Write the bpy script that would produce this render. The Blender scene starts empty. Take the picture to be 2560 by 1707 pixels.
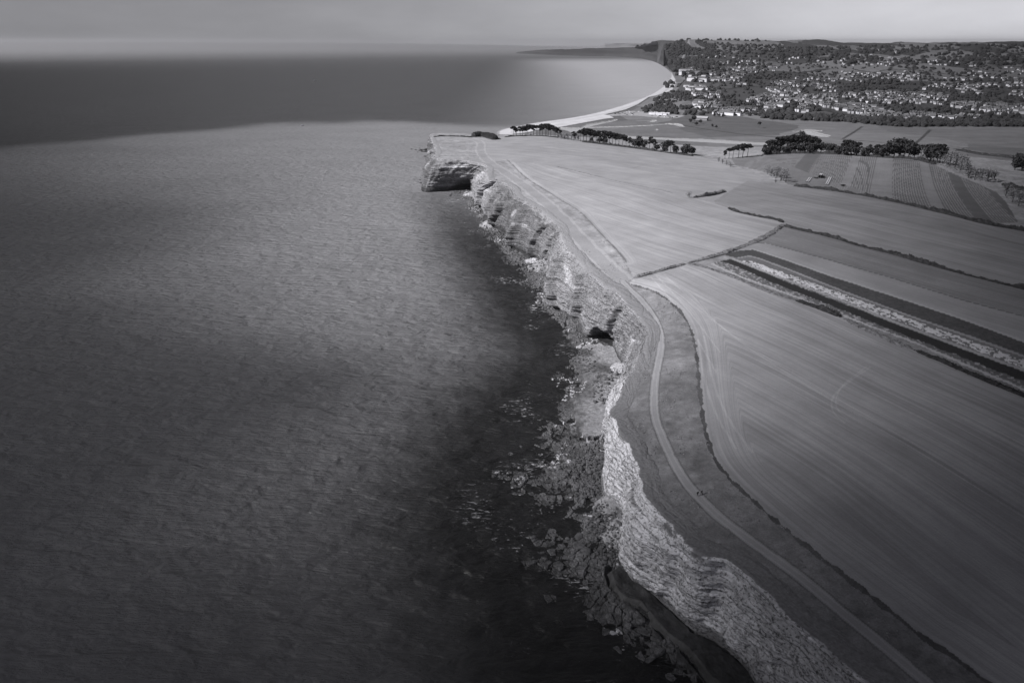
import bpy, math, random
import numpy as np
from mathutils import Vector
R = math.radians
random.seed(7); rng = np.random.default_rng(7)
sc = bpy.context.scene; COL = sc.collection

# ------------------------------------------------------------------ camera
CAMZ = 150.0; PITCH = R(23.68); FPX = 1706.0; CX, CY = 1280.0, 853.5
cam = bpy.data.cameras.new('camera'); camo = bpy.data.objects.new('camera', cam); COL.objects.link(camo)
cam.sensor_width = 36; cam.lens = 36*FPX/2560; cam.clip_start = 1; cam.clip_end = 120000
camo.location = (0, 0, CAMZ); camo.rotation_euler = (math.pi/2-PITCH, 0, 0)
sc.camera = camo
sc.view_settings.view_transform = 'Standard'; sc.view_settings.look = 'None'
sc.view_settings.exposure = 0.5; sc.view_settings.gamma = 1.0
sc.cycles.use_denoising = True
sc.cycles.volume_bounces = 1; sc.cycles.max_bounces = 8; sc.cycles.transparent_max_bounces = 12

# ------------------------------------------------------------------ light: hazy sun from the left, grey sky
SUN_AZ = R(-104)        # measured from +Y towards +X ; the sun stands to the left of the view
SUN_EL = R(37)
SUN = Vector((math.sin(SUN_AZ)*math.cos(SUN_EL), math.cos(SUN_AZ)*math.cos(SUN_EL), math.sin(SUN_EL)))
sl = bpy.data.lights.new('sun', 'SUN'); sl.energy = 5.0; sl.angle = R(3.2); sl.color = (1, 0.985, 0.98)
so = bpy.data.objects.new('sun', sl); COL.objects.link(so)
so.rotation_euler = SUN.to_track_quat('Z', 'Y').to_euler()
w = bpy.data.worlds.new('World'); sc.world = w; w.use_nodes = True
nt = w.node_tree; nt.nodes.clear()
def N(t, typ, **k):
    n = t.nodes.new(typ)
    for a, b in k.items():
        if a == 'inp':
            for i, v in b.items(): n.inputs[i].default_value = v
        else: setattr(n, a, b)
    return n
out = N(nt, 'ShaderNodeOutputWorld'); bg = N(nt, 'ShaderNodeBackground'); bg.inputs[1].default_value = 0.05
sky = N(nt, 'ShaderNodeTexSky'); sky.sky_type = 'NISHITA'; sky.sun_disc = False
sky.sun_elevation = SUN_EL; sky.sun_rotation = SUN_AZ; sky.air_density = 1.5; sky.dust_density = 4.0
vcl = N(nt, 'ShaderNodeVectorMath', operation='MAXIMUM'); vcl.inputs[1].default_value = (-9, -9, 0.075)
bw = N(nt, 'ShaderNodeRGBToBW'); nt.links.new(sky.outputs[0], bw.inputs[0])
# broken grey cloud over the whole sky, thicker out over the sea on the left
tc = N(nt, 'ShaderNodeTexCoord'); nt.links.new(tc.outputs['Generated'], vcl.inputs[0]); nt.links.new(vcl.outputs[0], sky.inputs['Vector']); sx = N(nt, 'ShaderNodeSeparateXYZ'); nt.links.new(tc.outputs['Generated'], sx.inputs[0])
mp = N(nt, 'ShaderNodeMapping'); mp.inputs['Scale'].default_value = (2.2, 2.2, 9); nt.links.new(tc.outputs['Generated'], mp.inputs[0])
ns = N(nt, 'ShaderNodeTexNoise', inp={'Scale': 1.6, 'Detail': 5, 'Roughness': 0.55}); nt.links.new(mp.outputs[0], ns.inputs[0])
r1 = N(nt, 'ShaderNodeMapRange', inp={1: 0.3, 2: 0.7, 3: 0.86, 4: 1.12}); nt.links.new(ns.outputs[0], r1.inputs[0])
r2 = N(nt, 'ShaderNodeMapRange', inp={1: -0.62, 2: 0.5, 3: 0.42, 4: 1.05}); r2.interpolation_type = 'SMOOTHSTEP'; nt.links.new(sx.outputs[0], r2.inputs[0])
m1 = N(nt, 'ShaderNodeMath', operation='MULTIPLY'); nt.links.new(r1.outputs[0], m1.inputs[0]); nt.links.new(r2.outputs[0], m1.inputs[1])
r3 = N(nt, 'ShaderNodeMapRange', inp={1: 0.02, 2: 0.28, 3: 3.2, 4: 0.42}); r3.interpolation_type = 'SMOOTHERSTEP'; nt.links.new(sx.outputs[2], r3.inputs[0])
m0 = N(nt, 'ShaderNodeMath', operation='MULTIPLY'); nt.links.new(m1.outputs[0], m0.inputs[0]); nt.links.new(r3.outputs[0], m0.inputs[1])
m2 = N(nt, 'ShaderNodeMath', operation='MULTIPLY'); nt.links.new(bw.outputs[0], m2.inputs[0]); nt.links.new(m0.outputs[0], m2.inputs[1])
tint = N(nt, 'ShaderNodeMix', data_type='RGBA', blend_type='MULTIPLY'); tint.inputs[0].default_value = 1
tint.inputs[7].default_value = (0.985, 0.985, 1.045, 1); nt.links.new(m2.outputs[0], tint.inputs[6])
nt.links.new(tint.outputs[2], bg.inputs[0]); nt.links.new(bg.outputs[0], out.inputs[0])

# ------------------------------------------------------------------ picture <-> world
cP, sP = math.cos(PITCH), math.sin(PITCH)
def pdir(px, py):
    vx = (np.asarray(px, float)-CX)/FPX; vy = -(np.asarray(py, float)-CY)/FPX
    return vx, cP+vy*sP, -sP+vy*cP
def unp(px, py, z=0.0):
    dx, dy, dz = pdir(px, py); t = (z-CAMZ)/dz
    return np.stack([dx*t, dy*t, np.zeros_like(t)+z], -1)
def at_dist(px, py, d):
    dx, dy, dz = pdir(px, py); h = np.hypot(dx, dy); t = d/h
    return np.stack([dx*t, dy*t, CAMZ+dz*t], -1)

# ------------------------------------------------------------------ noise
def _h(ix, iy, iz, seed):
    n = (ix.astype(np.int64)*374761393 + iy.astype(np.int64)*668265263 + iz.astype(np.int64)*2147483647 + seed*974634777) & 0xffffffff
    n = ((n ^ (n >> 13))*1274126177) & 0xffffffff
    n = ((n ^ (n >> 16))*2246822519) & 0xffffffff
    return ((n ^ (n >> 15)) & 0xffffff)/float(0xffffff)
def vn(x, y, z=None, seed=0):
    x = np.asarray(x, float); y = np.asarray(y, float)
    z = np.zeros_like(x) if z is None else np.asarray(z, float)
    ix, iy, iz = np.floor(x), np.floor(y), np.floor(z)
    fx, fy, fz = x-ix, y-iy, z-iz
    fx = fx*fx*(3-2*fx); fy = fy*fy*(3-2*fy); fz = fz*fz*(3-2*fz)
    r = 0
    for k in ((0, 1) if np.any(fz) else (0,)):
        wz = fz if k else 1-fz
        a = _h(ix, iy, iz+k, seed)*(1-fx)+_h(ix+1, iy, iz+k, seed)*fx
        b = _h(ix, iy+1, iz+k, seed)*(1-fx)+_h(ix+1, iy+1, iz+k, seed)*fx
        r = r+wz*(a*(1-fy)+b*fy)
    return r*2-1
def fbm(x, y, z=None, seed=0, o=4):
    r = 0; a = 0.5
    for k in range(o):
        r = r+a*vn(x, y, z, seed+k*17); a *= 0.5
        x = x*2.03+7.1; y = y*2.03+3.3; z = None if z is None else z*2.03+1.7
    return r
def worley(x, y, seed=0):
    ix, iy = np.floor(x), np.floor(y); z0 = np.zeros_like(ix)
    f1 = np.full(x.shape, 9.); f2 = np.full(x.shape, 9.); idc = np.zeros(x.shape)
    for a in (-1, 0, 1):
        for b in (-1, 0, 1):
            cx, cy = ix+a, iy+b
            dx = cx+_h(cx, cy, z0, seed)-x; dy = cy+_h(cx, cy, z0, seed+1)-y
            d = np.hypot(dx, dy); rid = _h(cx, cy, z0, seed+2)
            n1 = d < f1
            f2 = np.where(n1, f1, np.minimum(f2, d)); idc = np.where(n1, rid, idc); f1 = np.where(n1, d, f1)
    return f1, f2, idc
def sst(a, b, x):
    t = np.clip((x-a)/(b-a), 0, 1); return t*t*(3-2*t)

# ------------------------------------------------------------------ polylines
def dense(p, step):
    p = np.asarray(p, float); o = [p[:1]]
    for a, b in zip(p[:-1], p[1:]):
        n = max(1, int(np.ceil(np.linalg.norm((b-a)[:2])/step))); t = np.arange(1, n+1)[:, None]/n
        o.append(a+(b-a)*t)
    return np.concatenate(o)
def smooth_line(p, it=2):
    p = np.asarray(p, float)
    for _ in range(it):
        q = [p[:1]]
        for a, b in zip(p[:-1], p[1:]): q += [(a*.75+b*.25)[None], (a*.25+b*.75)[None]]
        p = np.concatenate(q+[p[-1:]])
    return p
def dist_pl(x, y, pl, maxd):
    """distance to a polyline, and length along it; inf beyond maxd"""
    d = np.full(x.shape, np.inf); s = np.zeros(x.shape); pl = pl[:, :2]
    lo = pl.min(0)-maxd; hi = pl.max(0)+maxd
    idx = np.nonzero((x > lo[0]) & (x < hi[0]) & (y > lo[1]) & (y < hi[1]))[0]
    if len(idx) == 0: return d, s
    X, Y = x[idx], y[idx]; D = np.full(X.shape, np.inf); S = np.zeros(X.shape); acc = 0
    for a, b in zip(pl[:-1], pl[1:]):
        e = b-a; L2 = e@e+1e-9; L = math.sqrt(L2)
        m = np.nonzero((X > min(a[0], b[0])-maxd) & (X < max(a[0], b[0])+maxd) & (Y > min(a[1], b[1])-maxd) & (Y < max(a[1], b[1])+maxd))[0]
        if len(m):
            t = np.clip(((X[m]-a[0])*e[0]+(Y[m]-a[1])*e[1])/L2, 0, 1)
            dd = np.hypot(X[m]-a[0]-t*e[0], Y[m]-a[1]-t*e[1]); better = dd < D[m]
            D[m[better]] = dd[better]; S[m[better]] = acc+t[better]*L
        acc += L
    d[idx] = D; s[idx] = S
    d[d > maxd] = np.inf
    return d, s
def in_poly(x, y, poly):
    poly = np.asarray(poly)[:, :2]; ins = np.zeros(x.shape, bool)
    lo, hi = poly.min(0), poly.max(0)
    idx = np.nonzero((x >= lo[0]) & (x <= hi[0]) & (y >= lo[1]) & (y <= hi[1]))[0]
    X, Y = x[idx], y[idx]; c = np.zeros(X.shape, bool)
    for a, b in zip(poly, np.roll(poly, -1, 0)):
        if a[1] == b[1]: continue
        k = ((a[1] > Y) != (b[1] > Y)) & (X < (b[0]-a[0])*(Y-a[1])/(b[1]-a[1])+a[0]); c ^= k
    ins[idx] = c
    return ins

# ------------------------------------------------------------------ mesh output
def mesh_np(name, V, F, mats, attrs=None, smooth=True, mi=None):
    V = np.asarray(V, np.float32); F = np.asarray(F, np.int32); k = F.shape[1]
    me = bpy.data.meshes.new(name)
    me.vertices.add(len(V)); me.vertices.foreach_set('co', V.ravel())
    me.loops.add(F.size); me.loops.foreach_set('vertex_index', F.ravel())
    me.polygons.add(len(F)); me.polygons.foreach_set('loop_start', np.arange(len(F), dtype=np.int32)*k)
    me.polygons.foreach_set('loop_total', np.full(len(F), k, np.int32))
    me.polygons.foreach_set('use_smooth', np.full(len(F), bool(smooth)))
    for m in (mats if isinstance(mats, (list, tuple)) else [mats]): me.materials.append(m)
    if mi is not None: me.polygons.foreach_set('material_index', np.asarray(mi, np.int32))
    for an, av in (attrs or {}).items():
        av = np.asarray(av, np.float32)
        if av.ndim == 1: me.attributes.new(an, 'FLOAT', 'POINT').data.foreach_set('value', av)
        else: me.attributes.new(an, 'FLOAT_VECTOR', 'POINT').data.foreach_set('vector', av.ravel())
    me.update(); me.validate()
    return me
def link(name, me, parent=None, loc=None, rz=0):
    o = bpy.data.objects.new(name, me); COL.objects.link(o)
    if parent is not None: o.parent = parent
    if loc is not None: o.location = loc
    if rz: o.rotation_euler = (0, 0, rz)
    return o
def tag(o, label=None, cat=None, group=None, kind=None):
    for k, v in (('label', label), ('category', cat), ('group', group), ('kind', kind)):
        if v: o[k] = v
    return o
def empty(name, loc, rz=0):
    o = link(name, None, None, loc, rz); o.empty_display_size = 0.5; return o
def copy_tree(o, parent=None):
    c = o.copy(); COL.objects.link(c)
    if parent is not None: c.parent = parent
    for ch in list(o.children): copy_tree(ch, c)
    return c
def compact(V, F, attrs):
    used = np.unique(F); mp_ = np.full(len(V), -1, np.int64); mp_[used] = np.arange(len(used))
    return V[used], mp_[F], {k: v[used] for k, v in attrs.items()}

# ------------------------------------------------------------------ materials
TINT = (0.985, 0.985, 1.05)
def mat(name):
    m = bpy.data.materials.new(name); m.use_nodes = True; t = m.node_tree
    b = t.nodes['Principled BSDF']; b.inputs['Roughness'].default_value = 0.9; b.inputs['Specular IOR Level'].default_value = 0.15
    return m, t, b
def attr(t, n): a = N(t, 'ShaderNodeAttribute'); a.attribute_name = n; return a
def math_(t, op, a, b=None, c=None):
    n = N(t, 'ShaderNodeMath', operation=op)
    for i, v in enumerate((a, b, c)):
        if v is None: continue
        if isinstance(v, (int, float)): n.inputs[i].default_value = v
        else: t.links.new(v, n.inputs[i])
    return n.outputs[0]
def noise(t, vec, scale, detail=4, rough=0.5, dist=0.0, map_=None):
    if map_ is not None:
        m = N(t, 'ShaderNodeMapping'); m.inputs['Scale'].default_value = map_; t.links.new(vec, m.inputs[0]); vec = m.outputs[0]
    n = N(t, 'ShaderNodeTexNoise', inp={'Scale': scale, 'Detail': detail, 'Roughness': rough, 'Distortion': dist}); t.links.new(vec, n.inputs['Vector'])
    return n.outputs[0]
def rng_(t, v, a, b, c, d):
    n = N(t, 'ShaderNodeMapRange', inp={1: a, 2: b, 3: c, 4: d}); t.links.new(v, n.inputs[0]); return n.outputs[0]
def grey(t, v, tint=TINT):
    c = N(t, 'ShaderNodeCombineColor')
    for i in range(3): t.links.new(math_(t, 'MULTIPLY', v, tint[i]), c.inputs[i])
    return c.outputs[0]
def pos(t): return N(t, 'ShaderNodeNewGeometry').outputs['Position']
def bump(t, b, h, strength, dist):
    n = N(t, 'ShaderNodeBump', inp={'Strength': strength, 'Distance': dist}); t.links.new(h, n.inputs['Height']); t.links.new(n.outputs[0], b.inputs['Normal'])
def simple(name, v, rough=0.9, var=0.25, scale=0.7, spec=0.15):
    m, t, b = mat(name); n = noise(t, pos(t), scale, 4)
    t.links.new(grey(t, math_(t, 'MULTIPLY', rng_(t, n, 0.25, 0.75, 1-var, 1+var), v)), b.inputs['Base Color'])
    b.inputs['Roughness'].default_value = rough; b.inputs['Specular IOR Level'].default_value = spec
    return m

# land: albedo, stripe and tuft strength are stored on the vertices; the fine grain is procedural
def land_material():
    m, t, b = mat('land'); P = pos(t)
    a = attr(t, 'alb').outputs['Fac']; st = attr(t, 'st').outputs['Vector']; amp = attr(t, 'amp').outputs['Fac']; tu = attr(t, 'tuft').outputs['Fac']
    s1 = noise(t, st, 1.0, 5, 0.6, 0, (0.16, 0.0035, 1)); s2 = noise(t, st, 1.0, 4, 0.6, 0, (0.75, 0.012, 1))
    s = math_(t, 'ADD', math_(t, 'MULTIPLY', math_(t, 'SUBTRACT', s1, 0.5), 1.9), math_(t, 'MULTIPLY', math_(t, 'SUBTRACT', s2, 0.5), 2.2))
    s0 = noise(t, st, 1.0, 3, 0.5, 0, (0.035, 0.0012, 1)); s = math_(t, 'ADD', s, math_(t, 'MULTIPLY', math_(t, 'SUBTRACT', s0, 0.5), 1.6)); f1 = noise(t, P, 0.045, 5, 0.55); f2 = noise(t, P, 0.55, 5, 0.65); f3 = noise(t, P, 2.2, 3, 0.6)
    g = math_(t, 'ADD', math_(t, 'MULTIPLY', math_(t, 'SUBTRACT', f2, 0.5), 1.6), math_(t, 'MULTIPLY', math_(t, 'SUBTRACT', f3, 0.5), 1.2))
    v = math_(t, 'MULTIPLY', a, math_(t, 'ADD', 1, math_(t, 'MULTIPLY', s, amp)))
    v = math_(t, 'MULTIPLY', v, math_(t, 'ADD', 1, math_(t, 'MULTIPLY', g, tu)))
    v = math_(t, 'MULTIPLY', v, rng_(t, f1, 0.25, 0.75, 0.86, 1.14))
    v = math_(t, 'MAXIMUM', v, 0.012)
    t.links.new(grey(t, v), b.inputs['Base Color'])
    hh = math_(t, 'ADD', math_(t, 'MULTIPLY', f2, 0.35), math_(t, 'MULTIPLY', f3, 0.2))
    bump(t, b, hh, 0.55, 0.5)
    return m
M = {}
def house_wall():
    m, t, b = mat('painted render'); oi = N(t, 'ShaderNodeObjectInfo').outputs['Random']
    t.links.new(grey(t, math_(t, 'MULTIPLY', rng_(t, oi, 0, 1, 0.36, 0.8), rng_(t, noise(t, pos(t), 0.06, 2), .35, .65, .75, 1.1))), b.inputs['Base Color']); return m
M['land'] = land_material()

def cliff_material():
    m, t, b = mat('cliff rock'); P = pos(t)
    a = attr(t, 'alb').outputs['Fac']; gr = attr(t, 'grass').outputs['Fac']; sv = attr(t, 'sz').outputs['Vector']
    st = noise(t, sv, 1.0, 6, 0.66, 0.25, (0.022, 1.25, 0.12)); n1 = noise(t, P, 0.35, 6, 0.62); n2 = noise(t, P, 1.3, 5, 0.65)
    vo = N(t, 'ShaderNodeTexVoronoi', feature='DISTANCE_TO_EDGE', inp={'Scale': 1.0})
    mp_ = N(t, 'ShaderNodeMapping'); mp_.inputs['Scale'].default_value = (0.13, 0.7, 0.1); t.links.new(sv, mp_.inputs[0])
    wob = N(t, 'ShaderNodeMix', data_type='VECTOR'); wob.inputs[0].default_value = 0.25
    nn = N(t, 'ShaderNodeTexNoise', inp={'Scale': 1.5, 'Detail': 3}); t.links.new(mp_.outputs[0], nn.inputs['Vector'])
    t.links.new(mp_.outputs[0], wob.inputs[4]); t.links.new(nn.outputs['Color'], wob.inputs[5]); t.links.new(wob.outputs[1], vo.inputs['Vector'])
    v = math_(t, 'MULTIPLY', a, rng_(t, st, 0.3, 0.7, 0.62, 1.25))
    v = math_(t, 'MULTIPLY', v, rng_(t, n1, 0.3, 0.7, 0.65, 1.25)); bed = noise(t, sv, 1.0, 3, 0.5, 0.15, (0.012, 1.9, 0.02)); v = math_(t, 'MULTIPLY', v, rng_(t, bed, 0.36, 0.44, 0.5, 1.0))
    cr = rng_(t, vo.outputs[0], 0.0, 0.045, 0.62, 1.0)
    v = math_(t, 'MULTIPLY', v, cr)
    spot = math_(t, 'MULTIPLY', rng_(t, n2, 0.40, 0.47, 0.34, 1.0), rng_(t, n2, 0.5, 0.7, 1.0, 1.2))
    v = math_(t, 'MULTIPLY', v, spot)
    gf = math_(t, 'MULTIPLY', rng_(t, math_(t, 'ADD', gr, math_(t, 'MULTIPLY', math_(t, 'SUBTRACT', n1, 0.5), 1.3)), 0.42, 0.58, 0, 1), 1.0)
    mx = N(t, 'ShaderNodeMix'); t.links.new(gf, mx.inputs[0]); t.links.new(v, mx.inputs[2])
    t.links.new(math_(t, 'MULTIPLY', rng_(t, n2, 0.3, 0.7, 0.75, 1.25), attr(t, 'galb').outputs['Fac']), mx.inputs[3])
    t.links.new(grey(t, math_(t, 'MINIMUM', mx.outputs[0], 0.72)), b.inputs['Base Color'])
    hh = math_(t, 'ADD', math_(t, 'ADD', math_(t, 'MULTIPLY', st, 1.5), math_(t, 'MULTIPLY', n1, 0.4)), math_(t, 'MULTIPLY', cr, 0.35))
    bump(t, b, hh, 0.9, 0.9)
    return m
M['cliff'] = cliff_material()

def shore_material():
    m, t, b = mat('shore rock'); P = pos(t)
    a = attr(t, 'alb').outputs['Fac']; wet = attr(t, 'wet').outputs['Fac']; blk = attr(t, 'tuft').outputs['Fac']
    n1 = noise(t, P, 0.5, 5, 0.6); n2 = noise(t, P, 2.4, 4, 0.65)
    vo = N(t, 'ShaderNodeTexVoronoi', feature='DISTANCE_TO_EDGE', inp={'Scale': 0.62, 'Randomness': 1}); t.links.new(P, vo.inputs['Vector'])
    cr = rng_(t, vo.outputs[0], 0.0, 0.07, 0.5, 1.0)
    crb = math_(t, 'ADD', 1, math_(t, 'MULTIPLY', math_(t, 'SUBTRACT', cr, 1), blk))
    v = math_(t, 'MULTIPLY', math_(t, 'MULTIPLY', a, crb), math_(t, 'MULTIPLY', rng_(t, n1, 0.3, 0.7, 0.6, 1.45), rng_(t, n2, 0.3, 0.7, 0.8, 1.2)))
    t.links.new(grey(t, v), b.inputs['Base Color'])
    t.links.new(math_(t, 'SUBTRACT', 0.9, math_(t, 'MULTIPLY', wet, 0.55)), b.inputs['Roughness']); b.inputs['Specular IOR Level'].default_value = 0.4
    bump(t, b, math_(t, 'ADD', math_(t, 'MULTIPLY', n2, 0.3), math_(t, 'MULTIPLY', crb, 0.3)), 0.8, 0.6)
    return m
M['shore'] = shore_material()

def sea_material():
    m, t, b = mat('sea water'); P = pos(t)
    a = attr(t, 'silt_and_haze').outputs['Fac']; fo = attr(t, 'foam').outputs['Fac']
    n0 = noise(t, P, 0.012, 5, 0.6, 0, (0.6, 1.3, 1)); kelp = noise(t, P, 0.09, 6, 0.62)
    nf = noise(t, P, 0.5, 6, 0.7, 0.8, (0.7, 1.6, 1)); nb = noise(t, P, 0.035, 3, 0.5)
    v = math_(t, 'MULTIPLY', a, rng_(t, n0, 0.3, 0.7, 0.92, 1.08))
    sh = attr(t, 'shal').outputs['Fac']
    v = math_(t, 'MULTIPLY', v, math_(t, 'ADD', 1, math_(t, 'MULTIPLY', sh, rng_(t, kelp, 0.3, 0.7, -0.45, 0.5))))
    ff = math_(t, 'MULTIPLY', rng_(t, math_(t, 'MULTIPLY', nf, rng_(t, nb, 0.4, 0.65, 0.82, 1.08)), 0.60, 0.66, 0, 1), fo)
    mx = N(t, 'ShaderNodeMix'); t.links.new(ff, mx.inputs[0]); t.links.new(v, mx.inputs[2]); mx.inputs[3].default_value = 0.6
    t.links.new(grey(t, mx.outputs[0]), b.inputs['Base Color'])
    b.inputs['IOR'].default_value = 1.333; b.inputs['Specular IOR Level'].default_value = 0.5
    b.inputs['Roughness'].default_value = 0.38
    w1 = noise(t, P, 0.16, 2.5, 0.5, 0.3, (0.6, 1.2, 1)); w2 = noise(t, P, 0.6, 4, 0.6, 0.2, (0.5, 1.3, 1)); w3 = noise(t, P, 0.035, 3, 0.5, 0, (0.5, 1.5, 1))
    hh = math_(t, 'ADD', math_(t, 'ADD', math_(t, 'MULTIPLY', w1, 3.2), math_(t, 'MULTIPLY', w2, 1.0)), math_(t, 'MULTIPLY', w3, 4.0))
    n = N(t, 'ShaderNodeBump', inp={'Strength': 0.5, 'Distance': 1.0}); t.links.new(hh, n.inputs['Height']); t.links.new(n.outputs[0], b.inputs['Normal'])
    t.links.new(attr(t, 'rip').outputs['Fac'], n.inputs['Strength'])
    return m
M['sea'] = sea_material()
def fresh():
    m, t, b = mat('still water'); b.inputs['Base Color'].default_value = (0.34, 0.34, 0.355, 1); b.inputs['Roughness'].default_value = 0.08  # pale base colour stands in for the sky reflected in the water
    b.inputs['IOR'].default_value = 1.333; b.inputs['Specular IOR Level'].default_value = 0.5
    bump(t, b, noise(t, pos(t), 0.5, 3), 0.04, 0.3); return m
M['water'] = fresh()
M['hill'] = M['land']
def foliage(name, v):
    m, t, b = mat(name); P = pos(t); n = noise(t, P, 0.5, 3); n2 = noise(t, P, 3.0, 2)
    t.links.new(grey(t, math_(t, 'MULTIPLY', math_(t, 'MULTIPLY', rng_(t, n, 0.3, 0.7, 0.65, 1.4), rng_(t, n2, 0.3, 0.7, 0.8, 1.25)), v)), b.inputs['Base Color'])
    return m
M['pine'] = foliage('pine needles', 0.035); M['leaf'] = foliage('dark leaves', 0.05); M['scrub'] = foliage('scrub twigs', 0.18)
M['dry'] = foliage('dry grass', 0.24); M['wood'] = foliage('distant leaves', 0.036)
M['bark'] = simple('bark', 0.07); M['wall'] = house_wall(); M['wall2'] = simple('cream render', 0.5, 0.8, 0.1, 0.3); M['wall3'] = simple('brick', 0.24)
M['roof'] = simple('slate roof', 0.12, 0.7); M['roof2'] = simple('tile roof', 0.2, 0.8)
M['dark'] = simple('dark paint', 0.03, 0.4, 0.1, 1, 0.4); M['white'] = simple('white paint', 0.8, 0.35, 0.05, 1, 0.4); M['grey'] = simple('grey paint', 0.25, 0.4, 0.1, 1, 0.4)
M['tyre'] = simple('tyre rubber', 0.02); M['glass'] = simple('dark glass', 0.03, 0.1, 0.05, 1, 0.6)
M['boulder'] = simple('boulder rock', 0.10, 0.85, 0.5, 0.9); M['seaweed'] = simple('dark wet rock', 0.045, 0.5, 0.4, 0.9, 0.3)
M['fleece'] = simple('crop fleece', 0.4, 0.8, 0.15, 1.0)
# ------------------------------------------------------------------ cliff stations: rim (px,py,z)  foot (px,py at sea level or None)
ST = [
 ((2520,1960),27,(2330,1990)), ((2310,1830),27,(2060,1880)), ((2150,1702),28,(1960,1775)), ((2081,1644),28,(1912,1735)), ((2023,1594),28,(1886,1716)), ((1966,1545),28,(1872,1690)),
 ((1928,1502),28,(1851,1656)), ((1889,1464),28,(1830,1636)), ((1843,1426),28,(1806,1617)), ((1813,1398),28,(1778,1596)), ((1771,1395),28,(1744,1590)),
 ((1750,1386),28,(1718,1571)), ((1725,1370),28,(1703,1548)), ((1704,1349),28,(1675,1522)), ((1686,1317),28,(1650,1500)), ((1654,1288),28,(1625,1484)),
 ((1629,1264),28,(1600,1467)), ((1606,1232),28,(1576,1444)), ((1602,1205),28,(1560,1414)), ((1600,1190),28,(1563,1396)), ((1598,1172),28,(1576,1352)),
 ((1592,1160),28,(1576,1322)), ((1586,1147),28,(1568,1303)), ((1575,1126),28,(1544,1275)), ((1565,1100),28,(1524,1257)), ((1550,1083),28,(1510,1232)),
 ((1540,1062),28,(1506,1198)), ((1528,1044),27,(1510,1176)), ((1526,1031),26,(1518,1140)), ((1537,1016),25,(1521,1108)), ((1547,994),25,None), ((1563,966),25,None),
 ((1575,943),26,None), ((1584,924),27,(1577,938)), ((1592,903),27,(1574,926)), ((1606,868),28,(1558,917)), ((1616,851),28,(1549,908)), ((1618,829),28,(1541,899)), ((1607,808),28,(1538,886)),
 ((1592,788),28,(1536,878)), ((1570,764),29,(1530,871)), ((1555,745),30,(1515,872)), ((1545,724),30,(1501,871)), ((1528,720),30,(1485,862)), ((1503,706),30,(1469,852)),
 ((1482,690),30,(1456,842)), ((1466,672),30,(1446,808)), ((1450,648),31,(1432,798)), ((1440,638),31,(1410,793)), ((1429,630),31,(1392,776)),
 ((1416,614),31,(1388,748)), ((1407,600),31,(1383,712)), ((1403,585),31,(1372,682)), ((1400,568),31,(1352,657)), ((1378,547),31,(1326,647)), ((1354,528),31,(1306,636)),
 ((1331,514),31,(1284,626)), ((1310,502),31,(1276,600)), ((1296,496),31,(1268,586)), ((1290,490),31,(1243,575)), ((1284,472),31,(1228,560)),
 ((1264,456),31,(1215,545)), ((1240,452),31,(1203,520)), ((1224,450),32,(1190,500)), ((1217,432),33,(1184,490)), ((1222,417),34,(1182,475)),
 ((1210,409),34,(1168,474)), ((1188,406),34,(1143,475)), ((1163,401),34,(1114,476)), ((1126,399),34,(1085,480)), ((1096,397),34,(1062,482)),
 ((1085,394),34,(1053,479)), ((1086,389),33,(1058,461)), ((1091,384),31,(1063,443)), ((1093,378),28,(1067,420)), ((1086,366),26,(1070,402)),
 ((1081,352),24,(1071,386)), ((1074,340),22,(1070,372)), ((1079,334),22,None), ((1102,333),22,None), ((1143,333),22,None), ((1176,335),22,None), ((1210,338),21,None), ((1236,341),18,None), ((1249,343),14,None)]
T = np.array([unp(a[0], a[1], z) for a, z, b in ST])
B = np.zeros_like(T)
for i, (a, z, b) in enumerate(ST):
    B[i] = unp(b[0], b[1], 0) if b is not None else np.nan
def left_normals(P):
    d = np.gradient(P[:, :2], axis=0); d /= np.linalg.norm(d, axis=1)[:, None]+1e-9
    return np.stack([-d[:, 1], d[:, 0]], 1)
nl = left_normals(T)
for i in range(len(T)):
    if np.isnan(B[i, 0]): B[i, :2] = T[i, :2]+nl[i]*(5 if i < 50 else 7); B[i, 2] = 0
# coast of the bay, at sea level
BAY = [(1243,337),(1240,331),(1250,325),(1270,320),(1300,314.5),(1340,306.5),(1400,299),(1450,291),(1500,280),(1560,262.5),(1620,240),(1650,222),(1668,206),(1677,192),(1675,180),(1660,168),(1645,160)]
BAYW = smooth_line(unp(*np.array(BAY, float).T), 2)
def _even(P, st, sig):
    q = np.hypot(*np.diff(P[:, :2], axis=0).T); q = np.concatenate([[0], np.cumsum(q)]); u = np.arange(0, q[-1], st)
    Q_ = np.stack([np.interp(u, q, P[:, k]) for k in range(3)], 1); r_ = int(3*sig/st); kw = np.exp(-.5*(np.arange(-r_, r_+1)*st/sig)**2); kw /= kw.sum()
    return np.stack([np.convolve(np.pad(Q_[:, k], r_, mode='edge'), kw, 'valid') for k in range(3)], 1)
RIM = _even(T, 2.0, 2.0)

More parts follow.
